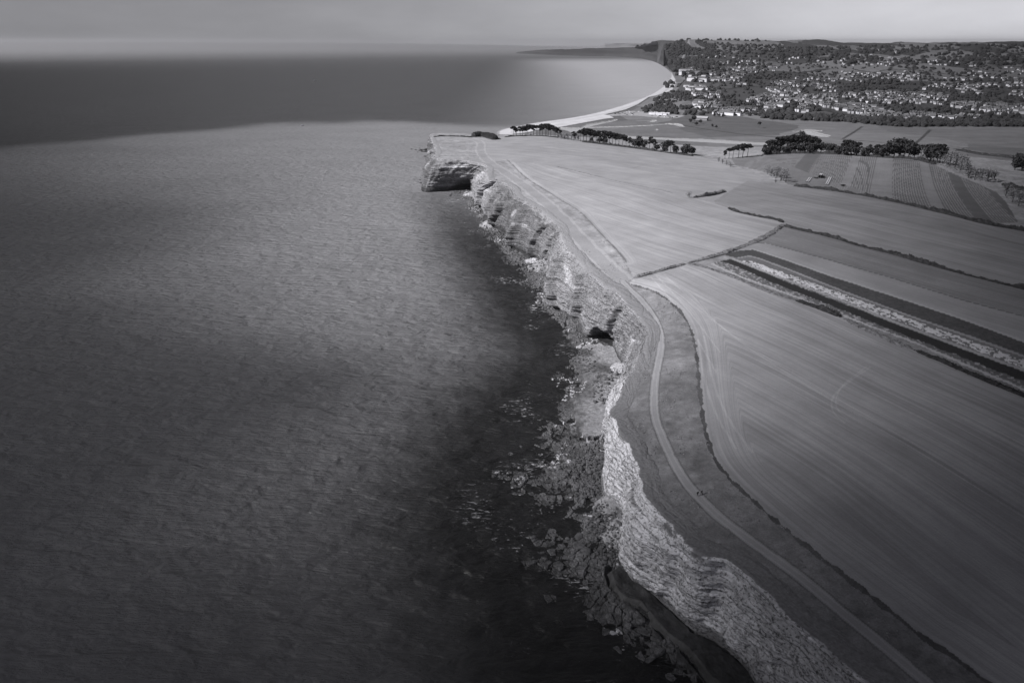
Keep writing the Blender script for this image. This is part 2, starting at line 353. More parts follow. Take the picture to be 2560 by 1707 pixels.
# ------------------------------------------------------------------ height field
cp = []
def c(px, py, z=None, d=None):
    cp.append(unp(px, py, z) if d is None else at_dist(px, py, d))
for a in T[::2]: cp.append(a)
for q in [(2560,1700,30),(2310,1690,29),(2750,1750,31),(1800,1100,31),(2200,1000,35),(2560,1100,36),(2560,1400,33),(2000,1350,31),(1700,900,31),(1700,1000,30),(1750,1250,30),
          (1700,690,36),(1950,568,37),(1600,480,36),(1500,402,31),(1800,512,34),(1700,430,27),(1800,430,23),(1900,442,22),(1970,456,24),(2250,506,31),(2460,561,35),(2560,720,40),(2560,870,40),(2800,900,42),(2800,600,38),
          (1350,338.5,24),(1295,339,23),(1420,347,22),(1500,358,19),(1600,371,15),(1700,384,12.5),(1742,389,12),(1790,398,12.5),(1400,378,27),(1600,410,27),(1250,370,29),(1150,365,26),
          (1830,398,15),(1906,386,16),(2000,381,18),(2100,385,20),(2200,391,21),(2287,397,22),(2340,413,22),(2389,437,21),(2440,458,20),(2515,505,24),(2539,552,30),(2620,600,33),(2620,480,18),(2560,430,10),
          (1921,358,2.2),(1840,357,2.2),(1720,352,2.2),(1640,347,2.2),(1570,344,2.2),(1450,330,2.2),(1420,322,2.2),(2000,352,2.5),(2200,352,3),(2330,362,3),(2450,372,3.5),(2560,375,4),(2560,330,4),(2750,360,5),(1700,302,3),(1560,302,2.5),(1480,312,2.3),(1620,325,2.4),(1800,325,2.6),(2000,330,3),(2100,305,4),(2300,310,4),(1900,300,4),
          (1650,283,4),(1560,284,3),(1600,262,4),(1900,291,6),(2200,299,8),(2560,300,8),(2700,300,10),(1630,250,4),(1700,226,16),(1660,240,5),(1715,205,34),(1740,185,52),(1800,165,68),(1800,230,20),(1800,200,38),(2000,200,36),(2000,165,62),(2300,200,36),(2300,155,72),(2560,200,36),(2560,155,74),(2200,240,20),(2560,250,18),(2000,250,16),(2800,200,40)]:
    c(*q[:2], z=q[2])
for q in [(1690,103,4700),(1706,101,4800),(1740,106,4900),(1770,104.5,5000),(1830,106,5000),(1865,104,5100),(1900,108,5200),(2000,107,5500),(2100,111,5800),(2300,114,6000),(2330,112,6000),(2400,110,6000),(2500,105.5,6000),(2560,107,6000),(2700,106,6000),(2900,110,6000),
          (1700,150,4100),(1760,140,4000),(1850,135,4000),(2000,132,4200),(2200,138,4200),(2400,135,4300),(2560,132,4300),(2800,130,4300)]:
    c(*q[:2], d=q[2])
cp = np.array(cp)
for px in (1690, 1900, 2200, 2560, 2900):
    a = at_dist(px, 107, 9000); cp = np.vstack([cp, [[a[0], a[1], 90]]])
for x in [(-60,-40,25),(300,-200,28),(600,0,34)]: cp = np.vstack([cp, [x]])
_C = 25.0
def _phi(dx, dy): return np.sqrt(dx*dx+dy*dy+_C*_C)
A = _phi(cp[:, None, 0]-cp[None, :, 0], cp[:, None, 1]-cp[None, :, 1]); NW = len(cp)
AA = np.zeros((NW+1, NW+1)); AA[:NW, :NW] = A; AA[:NW, NW] = 1; AA[NW, :NW] = 1
WW = np.linalg.solve(AA, np.append(cp[:, 2], 0))
def H0(x, y):
    x = np.asarray(x, float); y = np.asarray(y, float); o = np.empty(x.shape); xf, yf, of = x.ravel(), y.ravel(), o.ravel()
    for i in range(0, xf.size, 40000):
        s = slice(i, i+40000)
        of[s] = _phi(xf[s, None]-cp[None, :, 0], yf[s, None]-cp[None, :, 1])@WW[:NW]+WW[NW]
    o = of.reshape(x.shape)
    r = np.hypot(x, y)
    o = np.maximum(o, 1.6)+fbm(x/60, y/60, seed=3, o=3)*0.8*sst(8, 20, o)
    far = sst(1500, 2600, r)
    o = o+far*sst(12, 30, o)*(fbm(x/420, y/420, seed=11, o=4)*34+fbm(x/90, y/90, seed=12, o=3)*7)*sst(2000, 3200, r)
    return o
_cd = None
def H(x, y):
    x = np.atleast_1d(np.asarray(x, float)); y = np.atleast_1d(np.asarray(y, float))
    z = H0(x, y)
    d, _ = dist_pl(x, y, BAYW, 160.)
    return np.minimum(z, np.where(np.isfinite(d), 0.1+0.035*d+220*sst(45, 160, d)**2, 1e9))
def hit(px, py, far=9500.):
    """first meeting of the picture ray with the land"""
    px = np.atleast_1d(np.asarray(px, float)); py = np.atleast_1d(np.asarray(py, float))
    dx, dy, dz = pdir(px, py); h = np.hypot(dx, dy)
    rr = np.geomspace(60, far, 420)
    t = rr[None, :]/h[:, None]
    below = (CAMZ+dz[:, None]*t) < H0(dx[:, None]*t, dy[:, None]*t)
    k = np.where(below.any(1), below.argmax(1), len(rr)-1); k = np.maximum(k, 1)
    lo, hi = rr[k-1], rr[k]
    for _ in range(12):
        m = (lo+hi)/2; t = m/h; b = (CAMZ+dz*t) < H0(dx*t, dy*t)
        hi = np.where(b, m, hi); lo = np.where(b, lo, m)
    t = hi/h
    return np.stack([dx*t, dy*t, H0(dx*t, dy*t)], -1)
def hl(pts, step=14, it=0):
    """picture polyline laid on the land"""
    p = np.array(pts, float)
    if it: p = smooth_line(p, it)
    p = dense(p, step); return hit(p[:, 0], p[:, 1])

# ------------------------------------------------------------------ lines traced on the land
PATH = hl([(1557,704),(1573,722),(1602,747),(1636,793),(1651,831),(1654,866),(1646,905),(1638,945),(1635,985),(1635,1020),(1640,1052),(1652,1083),(1667,1119),(1685,1157),(1706,1193),(1728,1222),(1757,1253),(1793,1288),(1813,1304),(1889,1361),(1966,1415),(2043,1476),(2119,1541),(2196,1602),(2272,1667),(2312,1702),(2420,1800)], 10, 2)
TRACK = hl([(1150,345),(1205,352),(1198,378),(1220,405),(1262,430),(1320,470),(1380,520),(1440,585),(1500,648),(1557,704)], 10, 2)
FENCE = hl([(1568,708),(1602,717),(1645,732),(1688,764),(1718,800),(1734,843),(1743,895),(1747,950),(1752,1006),(1764,1083),(1780,1132),(1798,1166),(1840,1212),(1882,1250),(1928,1292),(1974,1331),(2043,1388),(2100,1430),(2158,1476),(2234,1533),(2311,1595),(2368,1630),(2464,1702),(2560,1770)], 10, 2)
LINE2 = hl([(1268,400),(1286,416),(1300,432),(1330,455),(1371,480),(1398,498),(1448,526),(1483,563),(1515,598),(1550,633),(1566,655)], 10, 1)
HEDGE2 = [(1271,403),(1335,409),(1392,417),(1438,428),(1478,437),(1526,450),(1573,460),(1628,471),(1680,482),(1700,488),(1777,506),(1821,521)]
HDARK1 = [(1821,521),(1838,530),(1896,542),(1944,550),(1957,557)]
HDARK2 = [(1960,566),(1998,576),(2070,591),(2155,617),(2240,638),(2304,657),(2389,681),(2474,702),(2560,723),(2640,745)]
BANK = [(1958,562),(1921,589),(1858,617),(1773,645),(1722,657)]
BANK2 = [(1712,660),(1645,679),(1583,695)]
VERGE = [(1720,658),(1768,670),(1832,691),(1900,721),(1985,750)]
VERGE2 = [(1990,752),(2015,759),(2060,776),(2104,793)]
VERGE3 = [(2110,797),(2155,821),(2219,849),(2283,874)]
VERGE4 = [(2288,876),(2368,910),(2453,946),(2560,989),(2640,1022)]
HDARK3 = [(1985,466),(2032,471),(2134,485),(2236,505),(2338,529),(2406,546),(2461,561),(2560,577),(2640,592)]
S_OUT = [(1828,396),(1906,385),(1998,380),(2100,384),(2185,391),(2287,396),(2338,413),(2389,437),(2440,457),(2491,481),(2515,505),(2545,556),(2461,560),(2406,545),(2338,528),(2236,504),(2134,484),(2032,470),(1971,462),(1945,440),(1910,430),(1838,413)]
L0 = [(1800,636),(1840,626),(1883,623),(1964,649),(2070,687),(2223,736),(2410,798),(2560,853),(2680,898)]
L1 = [(1845,645),(1874,640),(1900,647),(1985,679),(2113,730),(2283,793),(2432,844),(2560,891),(2680,936)]
L2 = [(1832,647),(1943,691),(2070,738),(2240,806),(2410,870),(2560,925),(2680,972)]
L3 = [(1815,655),(1840,665),(1943,712),(2070,760),(2240,828),(2410,892),(2560,950),(2680,998)]
L4 = [(1773,659),(1798,670),(1858,696),(1985,742),(2113,793),(2283,857),(2410,912),(2560,976),(2680,1024)]
LD = [(1880,606),(1917,608),(2070,649),(2240,698),(2410,751),(2560,791),(2680,826)]
def poly(*parts): return np.concatenate([hl(p, 14) for p in parts])
F1 = np.concatenate([FENCE, hl([(2900,1700),(2900,1120)]), hl(VERGE4[::-1]+VERGE3[::-1]+VERGE2[::-1]+VERGE[::-1]), hl([(1700,668),(1645,684),(1583,698)])])
F2 = np.concatenate([LINE2, hl(BANK2[::-1]+BANK[::-1]), hl(HDARK1[::-1]), hl(HEDGE2[::-1])])
FH = poly(HEDGE2, [(1785,503),(1820,478),(1865,455),(1920,447)], [(1930,450),(1900,440),(1838,414),(1800,408),(1752,392)], [(1752,391),(1716,387),(1621,376),(1538,364),(1454,355),(1388,345.5),(1335,341),(1271,344),(1252,347)], [(1205,352),(1198,378),(1222,400)])
FG = poly([(1785,507),(1815,483),(1869,453),(1965,463)], HDARK3, [(2700,740)], HDARK2[::-1], HDARK1[::-1])
FS = poly(S_OUT)
FE = poly(HDARK2, [(2700,800)], LD[::-1])
FD = poly(LD, L0[::-1])
FA = poly(L0, L1[::-1]); FB = poly(L1, L2[::-1]); FC = poly(L2, L4[::-1])
hlD = {k: hl(v, 14) for k, v in dict(L0=L0, L1=L1, L2=L2, L3=L3, L4=L4, LD=LD).items()}
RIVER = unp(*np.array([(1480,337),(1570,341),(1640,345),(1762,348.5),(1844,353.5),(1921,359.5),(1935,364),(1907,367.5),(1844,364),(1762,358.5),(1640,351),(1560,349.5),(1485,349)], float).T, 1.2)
LAGOON = unp(*np.array([(1399,320),(1425,321),(1450,320),(1464,313),(1500,307),(1535,300.5),(1543,300.5),(1538,304),(1500,312),(1470,319),(1455,326),(1450,333),(1430,334),(1412,327),(1398,325)], float).T, 1.2)
CREEK = unp(*np.array([(1470,319.5),(1560,317.3),(1640,314),(1668,310.5),(1690,311),(1702,313),(1706,317),(1712,319),(1700,319),(1690,316),(1668,313),(1640,315.5),(1560,319.5),(1470,321.5)], float).T, 1.2)
POND1 = unp(*np.array([(1621,303.5),(1628,302.3),(1641,302),(1641,304),(1636,305),(1634,307),(1622,307)], float).T, 1.4)
POND2 = unp(*np.array([(1975,331),(1990,328.5),(2010,326),(2055,328),(2052,331),(2030,330),(2045,334),(2062,338),(2075,341),(2070,344.5),(2045,343),(2020,339),(2008,333)], float).T, 1.6)
POND3 = unp(*np.array([(1252,344),(1247,338.5),(1258,337.5),(1262,342)], float).T, 0.8)
POND4 = unp(*np.array([(1635,327.5),(1641,324.5),(1645,325.5),(1639,328)], float).T, 1.4)
SANDIN = [(1251,343.5),(1285,334),(1330,331),(1399,319.5),(1464,307.5),(1513,298.5),(1535,296),(1513,286),(1566,273.5),(1597,260),(1624,241.5),(1644,237.5),(1679,227),(1690,210),(1688,198),(1679,182),(1662,168.5)]
SAND = np.concatenate([BAYW, unp(*np.array(SANDIN[::-1], float).T, 1.5)])
CARPARK = unp(*np.array([(1516,287),(1545,283),(1575,279),(1600,280),(1640,285),(1690,289),(1712,292),(1690,297),(1640,295),(1600,291),(1560,289.5),(1530,291)], float).T, 2.5)

# ------------------------------------------------------------------ land grid (rays from below the drone; finer near, coarser far)
rows = list(-np.tan(0)+np.array([ (CAMZ-22)/np.tan(PITCH+np.arctan((py-CY)/FPX)) for py in np.arange(1790, 372, -2.1)]))
r = rows[-1]
while r < 1500: r += 3.2; rows.append(r)
while r < 5200: r += max(3.5, r*0.0026); rows.append(r)
while r < 9000: r += 60; rows.append(r)
rows = np.array(rows); az = np.linspace(R(-10.5), R(50), 960)
RR, AZ = np.meshgrid(rows, az, indexing='ij')
gx = (RR*np.sin(AZ)).ravel(); gy = (RR*np.cos(AZ)).ravel()
landpoly = np.concatenate([RIM[:, :2], BAYW[:, :2], np.array([[1150, 6500], [1500, 9600], [14000, 9600], [14000, 500], [700, -300], [160, -100]])])
inside = in_poly(gx, gy, landpoly)
dr, _ = dist_pl(gx, gy, RIM, 30.); dbay, _ = dist_pl(gx, gy, BAYW, 60.)
sd = np.where(inside, dr, -dr)
keep = inside | (dr < 4) | (dbay < 25)
# limit work to what is kept
ki = np.nonzero(keep)[0]; X, Y = gx[ki], gy[ki]; SD = sd[ki]
Z = H(X, Y); INS = inside[ki]
Z = np.where(~INS & (dbay[ki] < 25), -0.04*dbay[ki]-0.05, Z)
Z = np.where(SD < 4.2, Z-0.7*(4.2-np.maximum(SD, -6)), Z)
r_ = np.hypot(X, Y)
# --- paint: albedo, stripe coords, amplitude, tuft, region
alb = np.full(len(X), 0.20); amp = np.zeros(len(X)); tuft = np.full(len(X), 0.45); st = np.stack([X, Y, np.zeros_like(X)], 1); reg = np.zeros(len(X), int)
wx = X+fbm(X/3, Y/3, seed=21, o=3)*0.9; wy = Y+fbm(X/3, Y/3, seed=22, o=3)*0.9
REG = ['grassland']
def region(name): REG.append(name); return len(REG)-1
def stripes(m, a, b, warp=0.0, wl=120.):
    """stripe direction: the ground line through two picture points"""
    p = hit([a[0], b[0]], [a[1], b[1]]); d = p[1, :2]-p[0, :2]; d /= np.linalg.norm(d)
    u = (X[m]-p[0, 0])*(-d[1])+(Y[m]-p[0, 1])*d[0]; v = (X[m]-p[0, 0])*d[0]+(Y[m]-p[0, 1])*d[1]
    if warp: u = u+fbm(X[m]/wl, Y[m]/wl, seed=31, o=2)*warp
    st[m, 0] = u; st[m, 1] = v; return u, v
def fill(P, name, al, am, tf):
    m = np.nonzero(in_poly(wx, wy, P))[0]; alb[m] = al; amp[m] = am; tuft[m] = tf
    if name: reg[m] = region(name)
    return m
# far country and valley floor
m = np.nonzero(r_ > 1000)[0]
val = m[(Z[m] < 7.5)]; reg[val] = region('meadow'); tuft[val] = 0.35
w1, w2, wid = worley(X[val]/170+fbm(X[val]/200, Y[val]/200, seed=5)*.4, Y[val]/300, 4); alb[val] = 0.105+0.075*wid; amp[val] = 0.35
stripes(val, (1700,325), (2400,332), 30)
rh = m[(Z[m] >= 7.5) & (r_[m] > 1500)]; reg[rh] = region('hillside')
w1, w2, wid = worley(X[rh]/260+fbm(X[rh]/300, Y[rh]/300, seed=6)*.5, Y[rh]/420, 8)
town = sst(2900, 2400, r_[rh])
alb[rh] = np.where(wid > 0.5, 0.11+0.12*(wid-.5), 0.055)*(1-town)+town*(0.055+0.03*wid); tuft[rh] = 0.5
edge = (w2-w1) < 0.045; alb[rh[edge]] = 0.04
bog = [(1990,300,2.5),]
# the fields of the headland
m = fill(F1, 'field', 0.30, 0.42, 0.14); u, v = stripes(m, (1832,730), (2560,1075), 8, 150)
df, _ = dist_pl(X[m], Y[m], FENCE, 40.); q = np.isfinite(df)
k = sst(13, 5, df[q]); st[m[q], 0] = st[m[q], 0]*(1-k)+k*(df[q]); alb[m] *= 1+0.10*fbm(X[m]/25, Y[m]/25, seed=41); alb[m[q]] *= 1+0.12*k
m = fill(F2, 'field', 0.30, 0.36, 0.12); u, v = stripes(m, (1478,455), (1790,540), 14, 160)
dl, _ = dist_pl(X[m], Y[m], LINE2, 30.); q = np.isfinite(dl); k = sst(7, 3, dl[q]); st[m[q], 0] = st[m[q], 0]*(1-k)+k*dl[q]
m = fill(FH, 'field', 0.285, 0.22, 0.10); stripes(m, (1400,345), (1750,400), 20, 200)
m = fill(FG, 'field', 0.225, 0.42, 0.12); stripes(m, (1900,480), (2500,610), 10, 200)
m = fill(FE, 'field', 0.19, 0.36, 0.25); stripes(m, (1980,590), (2560,745), 4)
m = fill(FD, 'field', 0.27, 0.18, 0.12); stripes(m, (1940,630), (2560,825), 3)
m = fill(FA, 'crop_strip', 0.075, 0.12, 0.9); stripes(m, (1900,630), (2560,868), 1)
m = fill(FB, 'crop_strip', 0.15, 0.15, 0.6); stripes(m, (1900,665), (2560,905), 1)
# pale crop in clumps down the middle of the strip
dB, _ = dist_pl(X[m], Y[m], (hlD['L1'][:len(hlD['L2'])]*0.45+hlD['L2'][:len(hlD['L1'])]*0.55) if len(hlD['L1']) == len(hlD['L2']) else hl([(1868,655),(1960,688),(2090,735),(2260,800),(2420,858),(2560,909),(2680,955)]), 9.)
pale = (dB < 3.2+1.6*fbm(X[m]/2.2, Y[m]/2.2, seed=51, o=2)) & (fbm(X[m]/1.1, Y[m]/1.1, seed=52, o=3) > -0.16); alb[m[pale]] = 0.58
m = fill(FC, 'crop_strip', 0.13, 0.2, 0.7); stripes(m, (1900,705), (2560,955), 1)
dC, _ = dist_pl(X[m], Y[m], hl([(1812,650),(1850,662),(1943,703),(2070,752),(2240,820),(2410,884),(2560,941),(2680,988)]), 9.)
k = dC < 3.4+1.2*fbm(X[m]/3, Y[m]/3, seed=53, o=2); alb[m[k]] = 0.035; amp[m[k]] = 0; tuft[m[k]] = 0.5
sp = (~k) & (fbm(X[m]/1.2, Y[m]/1.2, seed=54, o=3) > 0.2); alb[m[sp]] = 0.32
m = fill(FS, 'ploughed_field', 0.115, 0.10, 0.15); u, v = stripes(m, (2233,392), (2233,500))
ph = _h(np.floor(u/9.0), np.zeros_like(u), np.zeros_like(u), 77); bed = np.abs(((u/2.05) % 1)-.5) < 0.2
row_end = (u*0+v) > 0
on = (ph > 0.2); al = np.where(on & bed, 0.24, 0.115); al = np.where(ph > 0.88, 0.21, al); alb[m] = al*(1+0.12*fbm(X[m]/18, Y[m]/18, seed=55))
dS, _ = dist_pl(X[m], Y[m], hl([(1971,462)]+HDARK3[1:]), 30.); alb[m[dS < 13+9*fbm(X[m]/25, Y[m]/25, seed=56)]] = 0.10
kk = X[m] < hit([1990], [420])[0, 0]; alb[m[kk]] = np.where(bed[kk] & (ph[kk] > .7), 0.22, 0.165)
# tracks between the crop strips and round the headland of the plot
for nm, wd, al in (('L0', 1.1, 0.34), ('L1', 1.0, 0.27), ('L2', 1.2, 0.33), ('L4', 1.5, 0.40), ('LD', 0.5, 0.10)):
    d, _ = dist_pl(X, Y, hlD[nm], 6.); k = d < wd*(1+0.35*fbm(X/4, Y/4, seed=61, o=2)); alb[k] = al; amp[k] = 0; tuft[k] = 0.2
d, _ = dist_pl(X, Y, hl([(1800,636),(1775,648),(1773,659)]), 6.); alb[d < 2.4] = 0.37; amp[d < 2.4] = 0
# cliff-top turf, track and footpath
cg = np.nonzero((reg == 0))[0]
alb[cg] = (0.205+0.06*sst(250, 420, Y[cg]))*(1+0.30*fbm(X[cg]/14, Y[cg]/14, seed=62, o=4)+0.38*fbm(X[cg]/3.2, Y[cg]/3.2, seed=58, o=3)); tuft[cg] = 0.55
d, _ = dist_pl(X, Y, TRACK, 12.); k = (d < 9); alb[k] = alb[k]+(0.27-alb[k])*sst(9, 4, d[k]); tuft[k] = 0.2
d, s = dist_pl(X, Y, TRACK, 12.); k = np.abs(d-5.2+fbm(X/9, Y/9, seed=63)*1.5) < 1.1; alb[k] *= 1.22
d, _ = dist_pl(X, Y, LINE2, 6.); k = d < 0.45+0.6*fbm(X/4, Y/4, seed=64, o=2); alb[k] = 0.15; k = np.abs(d-3) < 1.4; alb[k] *= 1.12
d, s = dist_pl(X, Y, FENCE, 8.); k = d < 0.55+1.1*fbm(X/3, Y/3, seed=65, o=4); alb[k] = 0.085+.05*(fbm(X[k]/9, Y[k]/9, seed=59)+.3); amp[k] = 0; tuft[k] = 0.6
d, s = dist_pl(X, Y, PATH, 8.); kp = d < 1.5+0.8*fbm(X/3.5, Y/3.5, seed=66, o=4)+.25*fbm(X/14, Y/14, seed=60, o=2); alb[kp] = 0.285; tuft[kp] = 0.16; reg[kp] = region('footpath')
k = np.abs(d-0.85+fbm(X/8, Y/8, seed=67, o=2)*.3) < 0.22; alb[k] *= 1.16
k = np.abs(d-1.75) < 0.25; alb[k] = 0.15
# tractor lines and a looping wheel mark in the big field
for ln, w_ in (([(1625,690),(1665,735),(1700,775),(1745,850),(1790,930)], .5), ([(1640,688),(1690,740),(1740,800),(1800,880)], .5), ([(1660,686),(1730,750),(1840,850),(2010,960),(2300,1130),(2560,1290)], .5), ([(1720,755),(1890,880),(2120,1010),(2420,1190)], .4), ([(2175,918),(2120,955),(2085,985),(2077,1010),(2085,1035),(2110,1055)], .45), ([(2168,915),(2110,957),(2092,985),(2088,1010),(2098,1030),(2120,1047)], .35), ([(1745,850),(1760,950),(1790,1040),(1840,1120)], .6), ([(1760,840),(1780,950),(1815,1040),(1880,1130)], .6)):
    d, s = dist_pl(X, Y, hl(ln, 12, 2), 4.); k = d < w_*.7; alb[k] *= 1.16
d, s = dist_pl(X, Y, hl([(1583,421),(1620,408),(1700,410),(1800,416),(1880,424)], 12, 1), 4.); alb[d < .9] *= 0.86
# beach, car park, banks and ditches of the valley
m = np.nonzero(in_poly(X, Y, SAND))[0]; alb[m] = 0.50; amp[m] = 0.0; tuft[m] = 0.1; reg[m] = region('beach')
db, _ = dist_pl(X[m], Y[m], BAYW, 60.); alb[m] = np.where(db < 5, 0.30, alb[m]); alb[m] = np.where(np.abs(db-30) < 5, .43, alb[m])
m = np.nonzero(in_poly(X, Y, CARPARK))[0]; alb[m] = 0.30; amp[m] = 0; reg[m] = region('car_park')
for ln, w_, al in (([(1399,318.5),(1464,306.8),(1513,297.5),(1536,295.5)], 2.2, .08), ([(1513,286),(1566,273.5),(1597,260),(1624,241.5),(1640,240)], 3.0, .07), ([(1470,320),(1560,316.6),(1640,313),(1668,309.5)], 1.3, .05), ([(1708,314),(1760,323),(1844,334),(1930,342),(2000,347)], 3.0, .05), ([(1640,341.5),(1762,346.5),(1844,352.5),(1925,358)], 2.0, .05), ([(2000,332),(1960,345),(1947,350)], 2.2, .06), ([(2155,318),(2130,334),(2107,348)], 2.4, .06), ([(2325,326),(2305,345),(2285,362)], 2.4, .06), ([(2107,350),(2230,360),(2330,363),(2420,372)], 2.5, .06), ([(2390,375),(2440,385),(2560,398)], 4.0, .05), ([(1542,299.5),(1590,303),(1622,305)], 1.6, .07), ([(1600,331),(1700,322),(1800,330)], .8, .08), ([(2430,405),(2480,408),(2560,415)], 1.2, .3)):
    d, _ = dist_pl(X, Y, unp(*np.array(ln, float).T, 2.5), 9.); k = d < w_*(1+.3*fbm(X/9, Y/9, seed=68, o=2)); alb[k] = al; amp[k] = 0
# water in the valley: flat sheets let into the meadow
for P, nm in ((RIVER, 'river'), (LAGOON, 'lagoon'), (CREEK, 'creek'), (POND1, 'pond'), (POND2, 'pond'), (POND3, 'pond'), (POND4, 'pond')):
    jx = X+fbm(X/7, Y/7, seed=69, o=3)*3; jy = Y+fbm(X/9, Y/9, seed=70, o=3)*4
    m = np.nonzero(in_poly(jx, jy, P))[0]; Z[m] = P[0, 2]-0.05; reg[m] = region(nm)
LAND = dict(alb=alb, amp=amp, tuft=tuft, st=st)
full = np.full(len(gx), -1, np.int64); full[ki] = np.arange(len(ki))
nr, nc = RR.shape
gi = np.arange(nr*nc).reshape(nr, nc)
Q = np.stack([gi[:-1, :-1], gi[1:, :-1], gi[1:, 1:], gi[:-1, 1:]], -1).reshape(-1, 4)[:, ::-1]
Q = full[Q]; Q = Q[(Q >= 0).all(1)]
Q = Q[(SD[Q] > 2.2).all(1)]
fr = np.max(reg[Q], 1)
VL = np.stack([X, Y, Z], 1)
count = {}
WATER = {'river', 'lagoon', 'creek', 'pond'}
for i in np.unique(fr):
    nm = REG[i]; f = Q[fr == i]
    if len(f) < 6: continue
    v_, f_, a_ = compact(VL, f, LAND)
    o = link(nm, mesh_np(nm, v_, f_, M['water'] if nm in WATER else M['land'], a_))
    tag(o, kind='structure')
print('land', len(X), len(Q))
# ------------------------------------------------------------------ the cliff: one continuous face from rim to foot
mid = (T+B)/2
seg = np.hypot(*np.diff(mid[:, :2], axis=0).T); S0 = np.concatenate([[0], np.cumsum(seg)])
yy = np.interp(np.arange(0, S0[-1], 0.5), S0, mid[:, 1])
steps = np.clip(yy/480, 0.42, 2.2); ss = []
s_ = 0.0
while s_ < S0[-1]:
    ss.append(s_); s_ += float(np.interp(s_, np.arange(0, S0[-1], 0.5), steps))
ss = np.array(ss)
def resamp(P, sig):
    Q_ = np.stack([np.interp(ss, S0, P[:, k]) for k in range(P.shape[1])], 1)
    ks = np.arange(-12, 13); kw = np.exp(-0.5*(ks/4.0)**2); kw /= kw.sum()
    pad = np.concatenate([np.repeat(Q_[:1], 12, 0), Q_, np.repeat(Q_[-1:], 12, 0)])
    return sum(pad[k+12:k+12+len(Q_)]*w_ for k, w_ in zip(ks, kw)) if sig else Q_
Tn = resamp(T, True); Bn = resamp(B, True)
nn_ = left_normals((Tn+Bn)/2)
kern = np.exp(-0.5*(np.arange(-14, 15)/6.0)**2); kern /= kern.sum()
for k in range(2): nn_[:, k] = np.convolve(np.pad(nn_[:, k], 14, mode='edge'), kern, 'valid')
nn_ /= np.linalg.norm(nn_, axis=1)[:, None]
nv = 104
vv = np.linspace(-0.08, 1.0, nv)
SS, VV = np.meshgrid(ss, vv, indexing='ij')
zt = H(Tn[:, 0], Tn[:, 1])
Zc = VV*zt[:, None]
g = np.clip(VV, 0, 1); prog = 0.62*g**1.15+0.38*sst(0.62, 1.0, g)
Xc = Bn[:, 0:1]+(Tn[:, 0:1]-Bn[:, 0:1])*prog; Yc = Bn[:, 1:2]+(Tn[:, 1:2]-Bn[:, 1:2])*prog
fade = sst(1.0, 0.86, g)*0.9+0.1
out_ = 0.6+4.2*fbm(SS/30, Zc/60, seed=81, o=3)*fade
rib = 1-np.abs(vn(SS/6.5+fbm(SS/20, Zc/9, seed=83)*1.2, Zc/26, seed=82)); out_ += (rib-0.5)*2.2*fade*sst(0.02, 0.25, g)
zl = Zc+0.02*SS+fbm(SS/40, Zc/14, seed=84, o=3)*1.6
for th, am_ in ((2.6, 0.75), (0.95, 0.35)):
    lay = np.floor(zl/th); fr_ = zl/th-lay
    out_ += ((_h(lay, lay*0, lay*0, 86)-0.5)*1.3+0.9*vn(SS/11, lay*7.7, seed=85))*am_*sst(0, .10, fr_)*fade-0.3*am_*sst(.12, .0, fr_)
out_ += fbm(Xc/3.2, Yc/3.2, Zc/1.3, seed=87, o=4)*0.5*fade+fbm(Xc/1.1, Yc/1.1, Zc/.5, seed=88, o=2)*0.35
out_ += 0.9*fbm(SS/3.2, g*0+1.5, seed=89, o=3)*sst(0.8, 1, g)           # ragged rim
def s_of(px, py):
    p = unp(px, py, 0)[:2]; return ss[np.argmin(np.hypot(Bn[:, 0]-p[0], Bn[:, 1]-p[1]))]
# buttresses: each starts with an abrupt flank towards the camera and dies away behind
for px_, py_, am_, L_, zlo in ((1515, 872, 3.5, 9, 12), (1448, 811, 6, 16, 0), (1392, 776, 6.5, 20, 0), (1362, 668, 3.5, 12, 8), (1326, 647, 4.5, 16, 3), (1284, 626, 7, 20, 0), (1243, 575, 6, 18, 0), (1222, 552, 4, 14, 6), (1203, 520, 6, 18, 0)):
    q = SS-s_of(px_, py_)+6.5*fbm(SS/14, Zc/9, seed=int(px_), o=4); out_ += am_*sst(-1.6, .4, q)*np.exp(-np.clip(q, 0, None)/L_)*fade*sst(zlo-3, zlo+1, Zc)*(1 if zlo else sst(-2, 0, Zc))
for bs, bz, am_, sd in ((4.2, 1.7, .85, 201), (1.5, .7, .4, 204)):
    b1, b2, bi = worley(SS/bs+.5*fbm(SS/5, Zc/4, seed=sd, o=2), (Zc+.02*SS)/bz+.5*fbm(SS/6, Zc/4, seed=sd+1, o=2), sd+2); out_ += (bi-.5)*am_*sst(0, .14, b2-b1)*fade*sst(-.02, .12, g)-.25*am_*sst(.12, 0, b2-b1)*fade
smooth_foot = sst(0.17, 0.08, g); out_ = out_*(1-0.75*smooth_foot)+smooth_foot*0.8
CAVES = []
for px, py, hw, hh, dp in ((1156, 475, 13, 13.5, 15), (1500, 868, 14, 10, 17), (1196, 508, 7, 6, 5), (1272, 598, 6, 6, 4), (1405, 790, 7, 4, 3), (1338, 650, 6, 3, 2.5)):
    s0 = s_of(px, py); q = 1-((SS-s0)/hw)**2-((Zc-0.5)/hh)**2
    out_ -= dp*np.sqrt(np.clip(q, 0, 1))*np.where(q > 0, 1, 0)
    CAVES.append(q)
Xc = Xc+nn_[:, 0:1]*out_; Yc = Yc+nn_[:, 1:2]*out_
